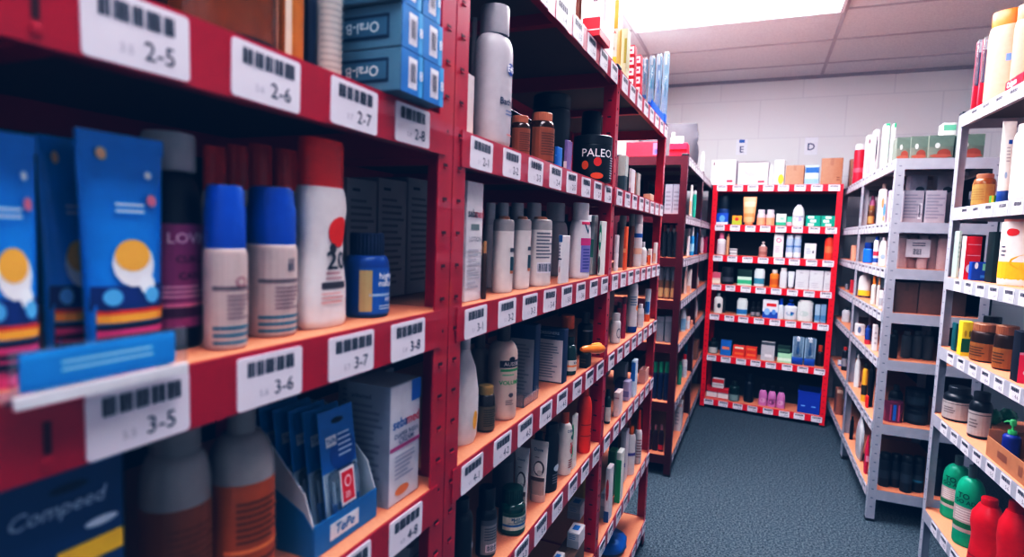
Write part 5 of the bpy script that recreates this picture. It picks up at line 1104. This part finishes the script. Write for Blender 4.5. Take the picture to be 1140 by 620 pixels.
I('carton', 'box', 'navy carton with mint green panel', 1078, 1116, 292, off=.01, D=.028, c='1f4a9a', bands=[(-.3, .8, .55, .92, '8ac8b0'), (-.4, .4, .15, .3, '4f8ac8')], dots=[(-.7, .8, .12, .18, 'dfe6ee')])
I('carton', 'box', 'black-green carton behind the navy one', 1098, 1124, 258, off=.06, D=.06, c='14241f')
I('sun_lotion_bottle', 'shampoo', 'white and yellow bottle at the right photo edge', 1118, 1150, 236, off=.03, c='e3d6d2', k='e0a090', kh=.04, nk=.9, kr=.9, sh=.95, lab=(0, .98), A=1.5, bands=[(0, .38, 'eeb01c')], dots=[(-.1, .85, .2, .06, 'd0302c'), (.4, .38, .5, .12, 'eeb01c')], ln=[(.45, .65, 3, '5a5a66', -.5, -.2)])
T('F', 4)
I('carton', 'box', 'yellow carton with green lower half', 1066, 1083, 359, off=.02, D=.04, c='e8cc2c', bands=[(.1, .5, '2a6a4a'), (0, .1, 'e0c428')], dots=[(-.4, .65, .25, .1, 'c0a020'), (.4, .65, .2, .1, '8a7a1c')])
I('carton', 'box', 'slim teal carton', 1059, 1064, 361, off=.03, D=.04, c='1a5a5c')
HN = dict(c='3a2010', k='946344', kh=.2, kr=.92, nk=.86, sh=.86, lc='8f602c', lab=(.05, .62), A=1.5, ln=[(.2, .8, 4, '5a3a1c', -.6, .5)])
I('honey_jar', 'jar', 'front dark honey-brown jar with copper lid', 1084, 1112, 360, off=.025, **dict(HN))
I('honey_jar', 'jar', 'second dark honey-brown jar at right', 1109, 1131, 362, off=.05, **dict(HN))
I('honey_jar', 'jar', 'partly hidden honey-brown jar beside the yellow carton', 1078, 1092, 360, off=.09, **dict(HN))
I('honey_jar', 'jar', 'dark lidded jar in the back row', 1094, 1113, 352, off=.16, c='3a2414', k='2a2018', kh=.3)
I('carton', 'box', 'black and hot pink supplement carton', 1126, 1150, 371, off=.03, D=.05, c='20202a', Rbands=[(0, 1, '1c1c26')], bands=[(0, .55, 'd8305c'), (.55, .6, 'e0a0b0')], tx=[('Pro', .3, 'd8d6de', .75, .62), ('0', .6, 'f0e6ea', .2, .0)], ln=[(.25, .5, 4, 'f0a8bc', .4, .9)])
T('F', 5)
BJ = dict(c='1c1c20', k='2a2a2e', kh=.18, kr=.72, nk=.6, sh=.8, lc='a8a2a0', lab=(.08, .72), A=1.5, bands=[(.86, .9, '6a6666')], ln=[(.3, .7, 3, '77706e', -.4, .3)])
I('pill_jar', 'jar', 'front black jar with silver label', 1053, 1081, 430, off=.025, **dict(BJ))
I('pill_jar', 'jar', 'right black jar with silver label', 1081, 1102, 436, off=.045, **dict(BJ))
def balls():
    U = UN['F']; z = U.tiers[4]+.0006; m = mat('2f8a68', .25, coat=.3)
    for i, (s, off, r) in enumerate(((.963, .168, .03), (.895, .172, .03), (.93, .232, .03))):
        P = U.p0+U.u*s+U.n*off
        lz = .034 if i < 2 else .05
        t = empty('massage_ball', (P.x, P.y, z)); tag(t, 'green spiky massage ball, %s of three behind jars on near grey rack, fifth shelf' % ('left', 'right', 'middle')[i], 'ball')
        mb = MB().lathe([(math.sin(a*PI/10)*1, (1-math.cos(a*PI/10))*r) for a in range(0, 11)], m, r, seg=22); mb.build('body', t, 80)
        nb = MB()
        for q in range(26):
            zz = 1-2*(q+.5)/26; th = q*2.399; d = Vector((math.sqrt(1-zz*zz)*math.cos(th), math.sqrt(1-zz*zz)*math.sin(th), zz))
            if d.z > -.9:
                c0 = Vector((0, 0, r)); nb.tube([c0+d*r*.97, c0+d*r*1.06, c0+d*r*1.1], [r*.14, r*.1, r*.02], m, 6)
        nb.build('spikes', t, 60)
        occ_add('F', ((P-U.p0).dot(U.u)-r, (P-U.p0).dot(U.u)+r, off-r, off+r, z, z+2*r))
balls()
I('cardboard_box', 'tray', 'open brown cardboard carton with cut-down front', 1097, 1150, 458, off=.008, D=.34, W=.15, c='b07a58', H=.088, lh=.74, Lbands=[(.35, .5, .2, .55, '94654a'), (-.5, -.1, .25, .5, '8a5c44')], Lln=[(.3, .6, 3, '7a5038', .6, .85)])
def pump_in_box():
    U = UN['F']; desc, root, a, b, h, bx = ITEMS[-1]
    s0, s1, d0, d1 = bx[:4]
    for i, (px, c, lab) in enumerate(((1120, '2f3a8a', 'violet pump bottle with green head, left inside cardboard carton'), (1139, '3a3470', 'violet pump bottle with green head, right inside cardboard carton'))):
        P = U.p0+U.u*(s1-.04-.075*i)+U.n*(d0+.05+.04*i)
        t = empty('soap_bottle', (P.x, P.y, root.location.z+.0035), U.rz+math.radians(-40)); tag(t, lab+' on near grey rack', 'bottle')
        Z = (P-CAM).dot(FW); top = (CAM+ray(px, 461)*Z).z
        k = {**PRE['round'], 'c': c, 'k': '5ac47a', 'pk': '6ad08a', 'near': True, 'ph': .26}
        sh_pump(t, .024, .024, min(top-root.location.z-.0035, .16), k)
pump_in_box()
T('F', 6)
GR = dict(c='18a07c', k='5a6a68', kh=.14, kr=.28, nk=.3, sh=.72, dr=.8, lab=(.02, .98), A=1.15, bands=[(.2, .58, 'b8a8a4'), (.26, .34, '2a7a4a'), (.35, .52, -0, 0, 'b8a8a4')][:2], tx=[('TO', .26, '12503c', .74, -.1), ('GO AD', .2, '12503c', .655, .0)], ln=[(.36, .55, 5, 'e0d6d2', -.6, .6)])
I('shampoo_bottle', 'round', 'front green bottle with dark lettering', 1066, 1093, 517, off=.03, **dict(GR))
I('shampoo_bottle', 'round', 'rear green bottle with dark lettering', 1052, 1078, 506, off=.075, **dict(GR))
RB = dict(c='d0182a', k='c01626', kh=.1, kr=.5, nk=.55, sh=.82, w=[(.02, .93), (.05, 1), (.35, .9), (.5, .86), (.7, 1), (.85, .96), (.93, .75), (1, .6)], lab=(.0, .9), bands=[(0, .09, 'dcd6d8'), (.2, .23, 'a80f20')])
I('shampoo_bottle', 'round', 'left glossy red bottle with white base', 1083, 1114, 553, off=.02, **dict(RB))
I('shampoo_bottle', 'round', 'right glossy red bottle at the photo edge', 1112, 1143, 556, off=.02, **dict(RB))
# ------------------------------------------------------------------ light and tone
w = bpy.data.worlds.new('world'); SC.world = w; w.use_nodes = True
w.node_tree.nodes['Background'].inputs[0].default_value = (.25, .35, .45, 1); w.node_tree.nodes['Background'].inputs[1].default_value = .3
SC.view_settings.view_transform = 'Standard'; SC.view_settings.exposure = 0
SC.view_settings.use_curve_mapping = True
cm = SC.view_settings.curve_mapping
for i, pts in enumerate((((0, 0), (.12, .05), (.3, .25), (.5, .515), (.75, .8), (1, .985)), ((0, .004), (.12, .067), (.3, .257), (.5, .5), (.75, .785), (1, .995)), ((0, .014), (.12, .09), (.3, .28), (.5, .52), (.75, .8), (1, 1)))):
    c = cm.curves[i]
    while len(c.points) < len(pts): c.points.new(.5, .5)
    for p, q in zip(c.points, pts): p.location = q
cm.update()
for L in LOG: print('LOG', *L)
_seen = {}
for o in SC.objects:
    if o.parent is None and 'label' in o.keys():
        _seen.setdefault(o['label'], []).append(o.name)
        n = len(o['label'].split())
        if n > 16 or n < 4: print('LABLEN', n, o['label'])
for l, v in _seen.items():
    if len(v) > 1: print('DUPLABEL', l, v)
